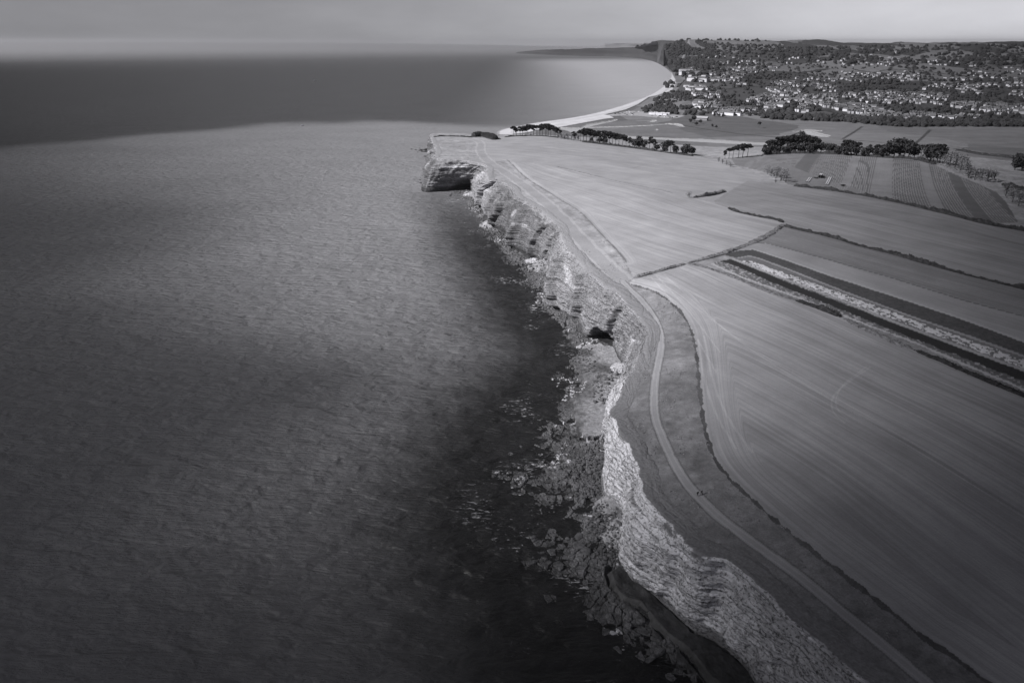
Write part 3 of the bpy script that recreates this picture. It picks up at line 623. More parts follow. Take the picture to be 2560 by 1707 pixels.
# rim lip running back over the turf
lips = [0.6, 1.8, 3.2, 4.8, 6.6, 8.0]; sink = [0.16, 0.15, 0.13, 0.10, 0.06, -0.5]
lx, ly, lz = [], [], []
for d_, k in zip(lips, sink):
    x_ = Xc[:, -1]-nn_[:, 0]*d_; y_ = Yc[:, -1]-nn_[:, 1]*d_; lx.append(x_); ly.append(y_); lz.append(H(x_, y_)+k)
Zc[:, -1] = H(Xc[:, -1], Yc[:, -1])-0.15
Xc = np.concatenate([Xc, np.array(lx).T], 1); Yc = np.concatenate([Yc, np.array(ly).T], 1); Zc = np.concatenate([Zc, np.array(lz).T], 1)
nv2 = nv+len(lips); G2 = np.concatenate([g, np.repeat(1+np.array(lips)[None]/30, len(ss), 0)], 1); S2 = np.repeat(ss[:, None], nv2, 1)
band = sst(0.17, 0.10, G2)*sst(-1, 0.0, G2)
yb = np.repeat(Bn[:, 1:2], nv2, 1)
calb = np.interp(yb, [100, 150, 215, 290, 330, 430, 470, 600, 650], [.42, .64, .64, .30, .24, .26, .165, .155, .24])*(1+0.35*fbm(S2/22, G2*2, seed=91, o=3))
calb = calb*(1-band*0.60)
calb *= np.where(S2 > s_of(1056, 481.5), 0.6, np.where(yb > 660, 1.15, 1.0))*(0.85+0.15*sst(60, 140, yb))  # headland's sunlit side darkened and its dim front lightened in the rock colour
calb += 0.20*sst(0.55, 0.7, G2)*sst(0.95, 0.8, G2)*sst(0.0, 0.35, fbm(S2/18, G2*2.2, seed=92, o=3))
calb += 0.10*sst(0.90, 1.0, G2)*sst(1.1, 1.0, G2)
gra = np.clip(sst(0.995, 1.07, G2)*1.05+0.62*sst(0.72, 1.0, G2)*sst(-0.05, 0.35, fbm(S2/12, G2*4, seed=93, o=3)), 0, 1)
gra = gra*np.where(yb > 640, 1, 1)
gi = np.arange(len(ss)*nv2).reshape(len(ss), nv2)
F = np.stack([gi[:-1, :-1], gi[:-1, 1:], gi[1:, 1:], gi[1:, :-1]], -1).reshape(-1, 4)
V = np.stack([Xc.ravel(), Yc.ravel(), Zc.ravel()], 1)
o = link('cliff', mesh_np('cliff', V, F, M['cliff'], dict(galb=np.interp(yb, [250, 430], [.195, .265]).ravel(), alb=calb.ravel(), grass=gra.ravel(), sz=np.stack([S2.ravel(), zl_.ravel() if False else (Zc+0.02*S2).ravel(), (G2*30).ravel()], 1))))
tag(o, kind='structure')
CLX, CLY = Bn[:, 0], Bn[:, 1]

# ------------------------------------------------------------------ rock platform and beach at the foot of the cliff
OUTL = [(1600,1900),(1540,1707),(1470,1640),(1400,1560),(1330,1450),(1262,1340),(1225,1260),(1230,1150),(1262,1085),(1315,1010),(1372,950),(1410,905),(1425,880),(1400,845),(1350,800),(1318,745),(1290,700),(1262,660),(1232,620),(1205,585),(1180,550),(1150,515),(1120,490)]
OUTW = unp(*np.array(smooth_line(OUTL, 1)).T, 0)
FOOT = np.stack([Bn[:, 0], Bn[:, 1]], 1)
i0 = np.argmin(np.hypot(FOOT[:, 0]-unp(1130,475)[0], FOOT[:, 1]-unp(1130,475)[1]))
FT = FOOT[:i0]-nn_[:i0]*6.0
shp = np.concatenate([OUTW[:, :2][::-1], FT[::1]])
rows2 = [CAMZ/np.tan(PITCH+np.arctan((py-CY)/FPX)) for py in np.arange(1860, 470, -1.5)]
rows2 = np.array(rows2); az2 = np.linspace(R(-9), R(31), 900)
RR2, AZ2 = np.meshgrid(rows2, az2, indexing='ij'); x2 = (RR2*np.sin(AZ2)).ravel(); y2 = (RR2*np.cos(AZ2)).ravel()
ins = in_poly(x2, y2, shp)
k2 = np.nonzero(ins)[0]; x, y = x2[k2], y2[k2]
dc, _ = dist_pl(x, y, FOOT[:i0], 400.); do, _ = dist_pl(x, y, OUTW, 400.)
t_ = np.clip(do/(dc+do+1e-6), 0, 1)
base = -0.42+1.15*sst(0, .85, t_)+0.85*fbm(x/24, y/24, seed=101, o=4)
f1, f2, cid = worley(x/2.5+fbm(x/5, y/5, seed=102)*.5, y/2.5+fbm(x/5, y/5, seed=103)*.5, 104)
g1, g2, gid = worley(x/0.95, y/0.95, 105); h1, h2, hid = worley(x/7.5+fbm(x/9, y/9, seed=122)*.6, y/6+fbm(x/9, y/9, seed=123)*.6, 124)
blocky = sst(-0.25, 0.2, fbm(x/30, y/30, seed=106, o=3)+0.25)
zz = base+blocky*((hid-.5)*1.0*sst(0.02, .1, h2-h1)-.3*sst(.06, 0, h2-h1)+(cid-.5)*0.75*sst(0.02, 0.16, f2-f1)-0.35*sst(0.10, 0.0, f2-f1))+(gid-.5)*0.25*sst(0.02, 0.15, g2-g1)
salb = 0.095+0.05*(cid-.5)*blocky+.06*(hid-.5)+0.04*fbm(x/9, y/9, seed=107, o=3)
salb *= 0.55+0.55*sst(0.05, 0.6, t_); wet = sst(0.8, 0.2, t_); tf = np.ones(len(x))
# sand and shingle cove
COVE = unp(*np.array([(1425,905),(1460,872),(1500,868),(1530,876),(1560,920),(1580,940),(1570,975),(1545,1010),(1535,1080),(1520,1100),(1480,1105),(1440,1080),(1430,1010),(1470,975),(1445,940)], float).T, 0)
sd_, _ = dist_pl(x, y, np.vstack([COVE, COVE[:1]]), 40.); inc = in_poly(x+fbm(x/5, y/5, seed=108, o=3)*4, y+fbm(x/5, y/5, seed=109, o=3)*4, COVE)
zz = np.where(inc, 0.35+0.055*(40-np.clip(dc, 0, 40))+(gid-.5)*.12+0.2*fbm(x/4, y/4, seed=110), zz)
salb = np.where(inc, 0.085+0.17*sst(30, 6, dc)*sst(-.3, .2, fbm(x/9, y/9, seed=116, o=3)+sst(16, 4, dc)*.5)+0.05*fbm(x/2, y/2, seed=111, o=3), salb); tf = np.where(inc, 0.25, tf); wet = np.where(inc, 0.2, wet)
# low smooth ledge under the nearest cliff
LEDGE = unp(*np.array([(1562,1400),(1516,1431),(1527,1470),(1555,1502),(1594,1516),(1619,1544),(1644,1576),(1679,1605),(1722,1640),(1770,1700),(1850,1760),(1990,1800),(1900,1690),(1800,1610),(1720,1560),(1633,1480),(1580,1430)], float).T, 1.5)
inl = in_poly(x+fbm(x/5, y/5, seed=119, o=3)*4, y+fbm(x/5, y/5, seed=120, o=3)*4, LEDGE); dl_, _ = dist_pl(x, y, np.vstack([LEDGE, LEDGE[:1]]), 14.); dl_ = np.where(np.isfinite(dl_), dl_, 14)
zz = np.where(inl, np.maximum(zz, 0.3+2.0*sst(0, 1.6, dl_)+0.9*fbm(x/5, y/5, seed=112, o=4)), zz)
gl = (fbm(x/1.1, y/1.1, seed=117, o=3) > .2) & (fbm(x/14, y/14, seed=118, o=3) > .16) & ~inc; salb = np.where(gl, .5, salb)  # pale specks in the rock colour stand in for wet glints
salb = np.where(inl, 0.05+0.03*fbm(x/6, y/6, seed=113, o=3), salb); tf = np.where(inl, 0.1, tf); wet = np.where(inl, 0.6, wet)
# fallen scree fans
for px, py, rad, hgt, al in ((1236,562,13,9,.24), (1336,652,8,3,.34), (1372,668,15,10,.2), (1391,702,9,8,.26), (1180,486,10,4,.3), (1556,924,11,4.5,.34), (1566,962,10,4,.36), (1570,1335,9,4,.26), (1538,1260,7,4,.22), (1558,1310,8,3,.22)):
    p = unp(px, py, 1.0); dd = np.hypot(x-p[0], y-p[1])*(1+0.25*fbm(x/4, y/4, seed=114)); q = dd < rad
    h_ = hgt*(1-dd/rad); hi_ = q & (h_ > zz-0.2); zz = np.where(hi_, h_+0.3+(gid-.5)*.5, zz); salb = np.where(hi_, al*(0.8+.5*gid), salb); wet = np.where(hi_, 0, wet); tf = np.where(hi_, 0.4, tf)
Vs = np.stack([x, y, zz], 1); full2 = np.full(len(x2), -1, np.int64); full2[k2] = np.arange(len(k2))
gi = np.arange(RR2.size).reshape(RR2.shape); Q2 = np.stack([gi[:-1, :-1], gi[:-1, 1:], gi[1:, 1:], gi[1:, :-1]], -1).reshape(-1, 4); Q2 = full2[Q2]; Q2 = Q2[(Q2 >= 0).all(1)]
SHA = dict(alb=np.maximum(salb, .02), wet=wet, tuft=tf)
for nm, sel in (('rock_platform', ~(inc | inl)), ('cove_beach', inc), ('rock_ledge', inl)):
    f_ = Q2[sel[Q2[:, 0]]]; v_, ff_, a_ = compact(Vs, f_, SHA)
    tag(link(nm, mesh_np(nm, v_, ff_, M['shore'], a_, smooth=False)), kind='structure')
print('shore', len(x))

# ------------------------------------------------------------------ sea
rs = list(CAMZ/np.tan(PITCH+np.arctan((np.arange(2400, 124, -5.0)-CY)/FPX)))
r = rs[-1]
while r < 30000: r *= 1.06; rs.append(r)
rs = np.concatenate([[2.0], rs]); azs = np.linspace(R(-75), R(75), 640)
R3, A3 = np.meshgrid(rs, azs, indexing='ij'); x = (R3*np.sin(A3)).ravel(); y = (R3*np.cos(A3)).ravel()
foot_all = np.concatenate([FOOT, BAYW[:, :2]])
dsh, _ = dist_pl(x, y, FOOT, 420.); dsh = np.where(np.isfinite(dsh), dsh, 420)
dou, _ = dist_pl(x, y, OUTW, 420.); inside_sh = in_poly(x, y, shp); dou = np.where(inside_sh, 0, np.where(np.isfinite(dou), dou, 420))
dby, _ = dist_pl(x, y, BAYW, 3000.); dby = np.where(np.isfinite(dby), dby, 3000)
CUR = unp(*np.array([(-500,430),(0,372),(160,358),(340,342),(560,322),(760,312),(880,309),(1000,310),(1120,316),(1200,322)], float).T, 0)   # edge of the silty water
yc = np.interp(x, CUR[:, 0], CUR[:, 1])
beyond = sst(-40, 90, y-yc+fbm(x/120, y/120, seed=121, o=3)*60)
silt_and_haze = 0.225-0.16*beyond
silt_and_haze += 0.34*beyond*sst(2300, 200, dby)*sst(-200, 500, x)  # bright sky reflection on the bay put into the water colour
silt_and_haze = silt_and_haze*(1-0.88*sst(70, 8, dou)*sst(900, 500, y))*(1-0.35*sst(150, 40, dou)*sst(700, 300, y))
silt_and_haze = np.maximum(silt_and_haze, 0.018)
foam = sst(22, 1, dou)*sst(900, 700, y)*(0.5+.4*sst(330, 380, y))+sst(6, 1, dby)
shal = sst(75, 5, dou)*sst(800, 400, y)*0.9
rsea = np.hypot(x, y); silt_and_haze += .22*sst(5000, 19000, rsea); rip = (1-.85*sst(4000, 14000, rsea))*(0.95-0.45*sst(3000, 500, dby)*sst(900, 1300, y)+0.1*beyond*sst(300, -200, x))  # far water paled in its colour to stand in for haze
gi = np.arange(R3.size).reshape(R3.shape); F = np.stack([gi[:-1, :-1], gi[:-1, 1:], gi[1:, 1:], gi[1:, :-1]], -1).reshape(-1, 4)
tag(link('sea', mesh_np('sea', np.stack([x, y, x*0], 1), F, M['sea'], dict(silt_and_haze=silt_and_haze, foam=foam, shal=shal, rip=rip))), kind='structure')

# ------------------------------------------------------------------ far headland across the bay, and the hill behind it
def far_ridge(name, cols, shore, ridge, dbase, W, back, seed, al, al2):
    px = np.arange(cols[0], cols[1], 2.0)
    ysh = np.interp(px, *np.array(shore, float).T); yr = np.interp(px, *np.array(ridge, float).T)+0.9*fbm(px/9, px*0, seed=seed, o=3)
    yr = np.minimum(yr, ysh-0.2)
    d0 = np.linalg.norm(unp(px, ysh, 0)[:, :2], axis=1) if dbase is None else np.full(len(px), float(dbase))
    tt = np.linspace(0, 1, 22); P = [at_dist(px, ysh+6, d0*0.997)*np.array([1, 1, 0])+np.array([0, 0, -2.])]
    for t in tt: P.append(at_dist(px, ysh+(yr-ysh)*t**0.8, d0+W*t))
    last = P[-1]
    for q in (0.25, 0.6, 1.0): a = last.copy(); a[:, :2] *= (1+back*q/np.linalg.norm(last[:, :2], axis=1))[:, None]; a[:, 2] = last[:, 2]*(1-q)-3*q; P.append(a)
    P = np.array(P); n1, n2 = P.shape[:2]; Vv = P.reshape(-1, 3)
    Vv[:, 2] += np.where(Vv[:, 2] > 8, 2.5*fbm(Vv[:, 0]/60, Vv[:, 1]/60, seed=seed+1, o=3), 0)
    gi = np.arange(n1*n2).reshape(n1, n2); F = np.stack([gi[:-1, :-1], gi[:-1, 1:], gi[1:, 1:], gi[1:, :-1]], -1).reshape(-1, 4)
    ab = al+(al2-al)*np.clip(.5+1.3*fbm(Vv[:, 0]/300, Vv[:, 2]/18, seed=seed+2, o=3), 0, 1)
    tag(link(name, mesh_np(name, Vv, F, M['land'], dict(alb=ab, amp=ab*0, tuft=ab*0+.5, st=Vv.copy()))), kind='structure')
far_ridge('hill', (1488, 1760), [(1480,123),(1760,121)], [(1488,122.5),(1496,119),(1513,110),(1566,108.6),(1628,108.6),(1658,106.5),(1690,104),(1760,106)], 12000, 900, 2500, 131, 0.10, 0.2)
far_ridge('headland', (1289, 1660), [(1285,134.5),(1295,134.7),(1338,136.5),(1371,138),(1444,140),(1513,141),(1560,143),(1600,146.5),(1630,153),(1650,161),(1668,172),(1680,186),(1690,200),(1712,210)],
          [(1287,134.2),(1297,130),(1338,126),(1371,124.5),(1444,123),(1469,121),(1493,121.5),(1540,120),(1580,119),(1620,117),(1650,112),(1676,106),(1690,102),(1712,101)], None, 650, 1600, 135, 0.025, 0.05)

# ------------------------------------------------------------------ haze over sea and land
bm = np.array([[sx_*31000, sy_, sz_] for sx_ in (-1, 1) for sy_ in (-3000, 31500) for sz_ in (-8.0, 235.0)], float)
hz = mesh_np('haze', bm, np.array([[0,1,3,2],[4,6,7,5],[0,4,5,1],[2,3,7,6],[0,2,6,4],[1,5,7,3]]), [], smooth=False)
hm = bpy.data.materials.new('haze'); hm.use_nodes = True; t = hm.node_tree; t.nodes.clear()
ho = N(t, 'ShaderNodeOutputMaterial'); pv = N(t, 'ShaderNodeVolumePrincipled'); pv.inputs['Density'].default_value = 2.9e-5; pv.inputs['Color'].default_value = (0.5, 0.5, 0.53, 1)
pv.inputs['Anisotropy'].default_value = 0.35
t.links.new(pv.outputs[0], ho.inputs['Volume']); hz.materials.append(hm); hz.update()
tag(link('haze', hz), kind='stuff')

# a bank of sea mist far out on the left, where sea and sky run together
import bmesh as _bm
b_ = _bm.new(); _bm.ops.create_icosphere(b_, subdivisions=5, radius=1); me = bpy.data.meshes.new('sea_mist'); b_.to_mesh(me); b_.free()
for v_ in me.vertices: v_.co = (-7200+9300*v_.co.x, 14500+9300*v_.co.y, 148*v_.co.z)
mm = hm.copy(); mm.name = 'sea mist'; mm.node_tree.nodes['Principled Volume'].inputs['Density'].default_value = 1.5e-4; mm.node_tree.nodes['Principled Volume'].inputs['Color'].default_value = (.40, .40, .42, 1); me.materials.append(mm)
tag(link('sea_mist', me), 'bank of pale mist hiding the far sea horizon on the left', 'mist', None, 'stuff')

# ------------------------------------------------------------------ added cloud deck, unseen overhead, shaped to darken all but a sunlit gap
def proj(x, y, z):
    dz = z-CAMZ; dep = y*cP-dz*sP; up = y*sP+dz*cP; dep = np.maximum(dep, 1.0)
    return CX+FPX*x/dep, CY-FPX*up/dep
CH = 520.0
axx = np.concatenate([np.arange(-6500, -1600, 160), np.arange(-1600, 1400, 28), np.arange(1400, 6000, 160)])
ayy = np.concatenate([np.arange(-6000, 0, 150), np.arange(0, 1500, 28), np.arange(1500, 7500, 90)])
GX, GY = np.meshgrid(axx, ayy, indexing='ij')
px, py = proj(GX, np.maximum(GY, 30), 15.0); px = np.clip(px, -400, 2950); py = np.clip(py, 108, 1900)
up_ = sst(560, 260, py); lx_ = np.maximum(1150-px, 0)/(950+150*up_); rx_ = np.maximum(px-1450, 0)/(850+500*up_); mixr = sst(1150, 1500, px)
dy_ = (py-540)/np.where(py > 540, 760-140*mixr, 900.)
tr = np.exp(-(lx_**2+rx_**2+dy_**2)); tr += .55*np.exp(-(((px-1570)/110)**2+((py-1240)/150)**2))+.2*np.exp(-(((px-1650)/150)**2+((py-1020)/200)**2))
tr = np.clip((tr-.015)/.93, 0, 1)
tr = np.clip(tr*(1+0.08*fbm(GX/260, GY/260, seed=141, o=4)*(1-tr)*2), 0.015, 1)
tr = tr+(1-tr)*sst(3600, 7400, GY)
offx, offy = SUN.x/SUN.z, SUN.y/SUN.z
lump = fbm(GX/150, GY/150, seed=142, o=4)
thick = (1-tr)
V1 = np.stack([GX+offx*(CH-15), GY+offy*(CH-15), CH-20*thick+lump*14*thick], -1).reshape(-1, 3)
V2 = np.stack([GX+offx*(CH+15+60*0), GY+offy*(CH+15), CH+30+thick*(90+lump*110)], -1).reshape(-1, 3)
n1, n2 = GX.shape; gi = np.arange(n1*n2).reshape(n1, n2); F = np.stack([gi[:-1, :-1], gi[:-1, 1:], gi[1:, 1:], gi[1:, :-1]], -1).reshape(-1, 4)
ok = (tr.ravel()[F] < 0.985).any(1); F = F[ok]
cm = bpy.data.materials.new('cloud'); cm.use_nodes = True; t = cm.node_tree; t.nodes.clear()  # surface of the added shading deck
mo = N(t, 'ShaderNodeOutputMaterial'); mxs = N(t, 'ShaderNodeMixShader'); trn = N(t, 'ShaderNodeBsdfTransparent'); df_ = N(t, 'ShaderNodeBsdfDiffuse'); df_.inputs[0].default_value = (.22, .22, .23, 1)
t.links.new(attr(t, 'dens').outputs['Fac'], mxs.inputs[0]); t.links.new(trn.outputs[0], mxs.inputs[1]); t.links.new(df_.outputs[0], mxs.inputs[2]); t.links.new(mxs.outputs[0], mo.inputs[0])
dens = 1-np.sqrt(tr.ravel())
v_, f_, a_ = compact(np.vstack([V1, V2]), np.vstack([F[:, ::-1], F+len(V1)]), dict(dens=np.concatenate([dens, dens])))
tag(link('added_clouds', mesh_np('added_clouds', v_, f_, cm, a_)), 'added grey cloud layer out of view, shading all but a sunlit gap', 'cloud', None, 'stuff')
# ------------------------------------------------------------------ small builders
def rotm(n):
    """n random rotation matrices"""
    q = rng.normal(size=(n, 4)); q /= np.linalg.norm(q, axis=1)[:, None]; a, b, c_, d = q.T
    return np.stack([np.stack([1-2*(c_*c_+d*d), 2*(b*c_-a*d), 2*(b*d+a*c_)], 1), np.stack([2*(b*c_+a*d), 1-2*(b*b+d*d), 2*(c_*d-a*b)], 1), np.stack([2*(b*d-a*c_), 2*(c_*d+a*b), 1-2*(b*b+c_*c_)], 1)], 1)
def leaves(P, size):
    """one small bent quad per point"""
    n = len(P); sz = np.broadcast_to(np.asarray(size, float), (n,))*rng.uniform(.6, 1.4, n)
    q = np.array([[-.5, -.5, 0], [.5, -.35, .12], [.5, .5, -.08], [-.4, .5, .1]])
    V = np.einsum('nij,kj->nki', rotm(n), q)*sz[:, None, None]+P[:, None, :]
    return V.reshape(-1, 3), np.arange(n*4).reshape(n, 4)
def tube(pts, rad, k=6):
    pts = np.asarray(pts, float); n = len(pts); V = []
    for i in range(n):
        d = pts[min(i+1, n-1)]-pts[max(i-1, 0)]; d /= np.linalg.norm(d)+1e-9
        a = np.cross(d, [0.31, 0.9, 0.2]); a /= np.linalg.norm(a); b = np.cross(d, a)
        for j in range(k):
            t = 2*math.pi*j/k; V.append(pts[i]+rad[i]*(math.cos(t)*a+math.sin(t)*b))
    F = [[i*k+j, i*k+(j+1) % k, (i+1)*k+(j+1) % k, (i+1)*k+j] for i in range(n-1) for j in range(k)]
    F.append([(n-1)*k, (n-1)*k+1, (n-1)*k+2, (n-1)*k+3]); return np.array(V), np.array(F)
def joinm(parts):
    V, F, o = [], [], 0
    for v, f in parts:
        f = np.asarray(f); f = np.concatenate([f, f[:, 2:3]], 1) if f.shape[1] == 3 else f
        V.append(v); F.append(f+o); o += len(v)
    return np.concatenate(V), np.concatenate(F)
def box(x0, x1, y0, y1, z0, z1):
    v = np.array([[x, y, z] for x in (x0, x1) for y in (y0, y1) for z in (z0, z1)], float)
    return v, np.array([[0,1,3,2],[4,6,7,5],[0,4,5,1],[2,3,7,6],[0,2,6,4],[1,5,7,3]])
def mesh_tq(name, V, F, m, smooth=False):
    """quads that may be degenerate (repeat of a corner) become triangles"""
    me = bpy.data.meshes.new(name); fl = []
    for f in F.tolist():
        g = list(dict.fromkeys(f)); fl.append(g)
    me.from_pydata(np.asarray(V).tolist(), [], fl); me.materials.append(m)
    if smooth: me.polygons.foreach_set('use_smooth', np.full(len(me.polygons), True))
    me.update(); return me
def ico(sub=2):
    import bmesh
    bm = bmesh.new(); bmesh.ops.create_icosphere(bm, subdivisions=sub, radius=1); V = np.array([v.co[:] for v in bm.verts]); F = np.array([[v.index for v in f.verts] for f in bm.faces]); bm.free(); return V, F
IV2, IF2 = ico(2); IV3, IF3 = ico(3); IV1, IF1 = ico(1)
def dist_of(p): return float(np.hypot(p[0], p[1]))
def px_m(p, n):
    """size in metres of n picture pixels at ground point p"""
    return n*math.sqrt(p[0]**2+p[1]**2+(CAMZ-p[2])**2)/FPX*0.95

# ------------------------------------------------------------------ trees
def pine_tree(seed, spread, bare):
    global rng; rng = np.random.default_rng(seed)
    lean = rng.uniform(-.8, .8, 2); zt = np.array([0, .25, .5, .75, 1.0])*11.5
    tp = np.stack([lean[0]*(zt/12)**1.6+rng.normal(0, .12, 5), lean[1]*(zt/12)**1.6+rng.normal(0, .12, 5), zt], 1); tp[0, :2] = 0; tp[0, 2] = -.8
    parts = [tube(tp, [.34, .27, .23, .19, .1])]; P = []
    for i in range(11):
        z0 = rng.uniform(bare, 11.0); a = rng.uniform(0, 6.28); L = spread*rng.uniform(.45, 1)*(1-0.35*max(0, (z0-10)/3))
        b0 = np.array([np.interp(z0, zt, tp[:, 0]), np.interp(z0, zt, tp[:, 1]), z0]); tip = b0+np.array([math.cos(a)*L, math.sin(a)*L, rng.uniform(.6, 2.0)])
        parts.append(tube([b0, (b0+tip)/2+[0, 0, -.2], tip], [.11, .08, .04], 4))
        for q in range(2):
            cc = b0+(tip-b0)*rng.uniform(.55, 1.05)+[0, 0, .4]; r_ = rng.uniform(1.0, 1.8)
            d = rng.normal(size=(46, 3)); d /= np.linalg.norm(d, axis=1)[:, None]
            P.append(cc+d*rng.uniform(.55, 1, (46, 1))*r_*np.array([1, 1, .5]))
    top = tp[-1]+[0, 0, .8]; d = rng.normal(size=(120, 3)); d /= np.linalg.norm(d, axis=1)[:, None]; P.append(top+d*rng.uniform(.6, 1, (120, 1))*np.array([spread*.62, spread*.62, 1.3]))
    v, f = joinm(parts); t_ = mesh_tq('trunk', v, f, M['bark'], True)
    v, f = leaves(np.concatenate(P), .72); return t_, mesh_np('crown', v, f, M['pine'], smooth=False)
def round_tree(seed, h, wd, m, nlf, size, low=.15):
    global rng; rng = np.random.default_rng(seed); parts = [tube([[0, 0, -.6], [.1, 0, h*.3], [.15, .1, h*.62]], [.28, .2, .1])]
    P = []
    for i in range(9):
        a = rng.uniform(0, 6.28); rr = wd*.5*rng.uniform(.1, .62); zc = h*rng.uniform(low+.2, .78); r_ = wd*rng.uniform(.2, .32)
        cc = np.array([math.cos(a)*rr, math.sin(a)*rr, zc]); parts.append(tube([[.05, 0, h*.22], cc*[.5, .5, .8], cc], [.12, .08, .03], 4))
        d = rng.normal(size=(nlf, 3)); d /= np.linalg.norm(d, axis=1)[:, None]; q = cc+d*rng.uniform(.5, 1.05, (nlf, 1))*r_*np.array([1, 1, .85]); q[:, 2] = np.maximum(q[:, 2], .1); P.append(q)
    v, f = joinm(parts); t_ = mesh_tq('trunk', v, f, M['bark'], True); v, f = leaves(np.concatenate(P), size); return t_, mesh_np('crown', v, f, m, smooth=False)
PINES = [pine_tree(200+i, s, b) for i, (s, b) in enumerate(((4.2, 7.2), (3.6, 6.2), (4.8, 7.8), (3.2, 5.0), (4.4, 5.6)))]
ROUND = [round_tree(220+i, 8, w_, M['leaf'], 60, .8) for i, w_ in enumerate((7.5, 9.0, 6.4))]
BARE = [round_tree(230+i, 8, w_, M['scrub'], 34, .38, .05) for i, w_ in enumerate((6.0, 7.5, 9.0))]
def plant(kind, px, py, hpx, label, cat, group, z=None, name=None):
    p = hit(px, py)[0] if z is None else unp(px, py, z)
    hm_ = px_m(p, hpx*(.9 if kind == 'pine' else 1))
    lib, h0, nm = {'pine': (PINES, 13.2, 'pine_tree'), 'round': (ROUND, 8.0, 'broadleaf_tree'), 'bare': (BARE, 8.0, 'bare_tree')}[kind]
    tm, cm_ = lib[random.randrange(len(lib))]
    e = empty(name or nm, (p[0], p[1], H(p[0], p[1])[0]), random.uniform(0, 6.28)); s_ = hm_/h0*random.uniform(.93, 1.07); e.scale = (s_*random.uniform(.92, 1.1), s_*random.uniform(.92, 1.1), s_)
    link('trunk', tm, e); link('crown', cm_, e); return tag(e, label, cat, group)
ORD = 'first second third fourth fifth sixth seventh eighth ninth tenth eleventh twelfth thirteenth fourteenth fifteenth sixteenth seventeenth eighteenth nineteenth twentieth'.split()
ORD += ['twenty-'+a for a in ORD[:9]]+['thirtieth']+['thirty-'+a for a in ORD[:9]]
def row(kind, pts, label, cat, group):
    for i, (px, py, hp) in enumerate(sorted(pts)):
        plant(kind, px, py, hp, label.format(ORD[i]), cat, group)
# three stands of pines along the edge of the plateau
g1_ = [(1284,341,27),(1291,340.5,23),(1300,340,26),(1307,340,28),(1313,339.6,27),(1320,339.4,29),(1327,339.2,27),(1334,339.2,29),(1342,339.3,28),(1349,339.6,30),(1356,340,29),(1363,340.5,32),(1370,341.2,32),(1377,342,31),(1385,343,29),(1393,344,26),(1400,345,22),(1290,341,25),(1317,340,27),(1366,341,30),(1388,344,28)]
row('pine', g1_, 'dark umbrella pine, {} from the sea end of the clifftop clump above the sand spit', 'tree', 'pines in the clifftop clump above the spit')
row('bare', [(1395,346,15),(1403,347,16),(1411,348,15),(1420,349,16),(1429,350,17),(1437,351,15),(1445,352,14)], 'thin bare birch, {} from the pine clump in the gap between pine stands', 'tree', 'bare birches between the pine stands')
g2_ = [(1434,351,22),(1451,354,30),(1458,354.5,36),(1466,355.5,35),(1474,356,33),(1482,357,32),(1490,358,32),(1498,359,32),(1507,360,33),(1515,361,33),(1523,362,34),(1531,363,33),(1539,364,32),(1547,365,31),(1556,366,30),(1565,367,28),(1574,369,26),(1623,375,33),(1632,376,28),(1668,381,34),(1676,382,30)]
row('pine', g2_, 'dark umbrella pine, {} from the sea end of the long pine row before the river', 'tree', 'pines in the long row before the river')
row('round', [(1478,357,14),(1500,360,16),(1512,361,15),(1586,371,28),(1598,372,30),(1609,374,25),(1641,378,18),(1659,381,23),(1687,384,20),(1708,387,24),(1717,388,26),(1730,389,24)], 'dark rounded broadleaf tree, {} along the foot of the pine row', 'tree', 'round trees in the pine row')
g3_ = [(1812,398,24),(1822,397,26),(1832,396,28),(1846,395,34),(1856,394,33),(1868,393,32),(1910,387,26),(1921,386,34),(1930,385,38),(1939,384.5,40),(1948,384,40),(1957,383.5,41),(1966,383,42),(1975,382.5,42),(1985,382,41),(1994,382,41),(2004,382,41),(2013,382,41),(2022,382,40),(2031,382,38),(2040,382.5,36),(2105,385,32),(2117,386,33),(2128,387,34),(2142,388,32),(2170,390,28),(2190,391,28),(2205,392,30),(2300,397,33),(2318,400,38),(2333,404,40),(2348,408,42)]
row('pine', g3_, 'dark umbrella pine, {} from the river bend in the wood above the ploughed field', 'tree', 'pines in the wood above the ploughed field')
row('round', [(1912,388,18),(1935,386,20),(1948,385,22),(1962,385,20),(1975,384,24),(2000,384,22),(2025,384,24),(2095,387,20),(2110,388,22),(2125,389,24),(2140,390,22),(2155,391,20),(2172,392,22),(2188,393,24),(2205,394,26),(1925,386,24),(1985,383,26),(2012,383,28),(2035,383,30),(2052,383,30),(2068,384,28),(2080,384,26),(2222,393,36),(2234,394,38),(2246,394,39),(2258,395,40),(2270,396,38),(2284,397,34),(2325,403,36),(2342,408,40),(2536,425,32),(2552,428,38),(2566,430,36)], 'dark rounded broadleaf tree, {} along the top edge of the ploughed field', 'tree', 'round trees above the ploughed field')
row('bare', [(2358,412,34),(2372,418,38),(2386,424,40),(2400,430,42),(2414,437,38),(2420,446,30),(2436,450,28),(2452,452,30),(2468,453,28),(2484,452,24),(2514,490,28),(2530,506,34),(2546,515,38),(2562,520,40)], 'grey bare tree, {} along the right end of the ploughed field', 'tree', 'bare trees right of the ploughed field')
row('bare', [(1918,436,24),(1927,440,28),(1940,446,32),(1952,452,34),(1938,458,10),(1964,456,26)], 'grey bare bush, {} in the clump at the field corner near the tractor', 'bush', 'bare bushes at the field corner')
row('bare', [(1796,405,13),(1806,410,13),(1816,413,17),(1826,418,15)], 'small grey bush, {} on the path up to the ploughed field', 'bush', 'small bushes between the two fields')
plant('bare', 1722, 494, 20, 'round grey bush at the end of the short hedge between fields', 'bush', None)
row('round', [(2002,347,18),(2013,349,11)], 'round dark tree standing before the bright flooded pool, {} from the left', 'tree', 'trees by the flooded pool')
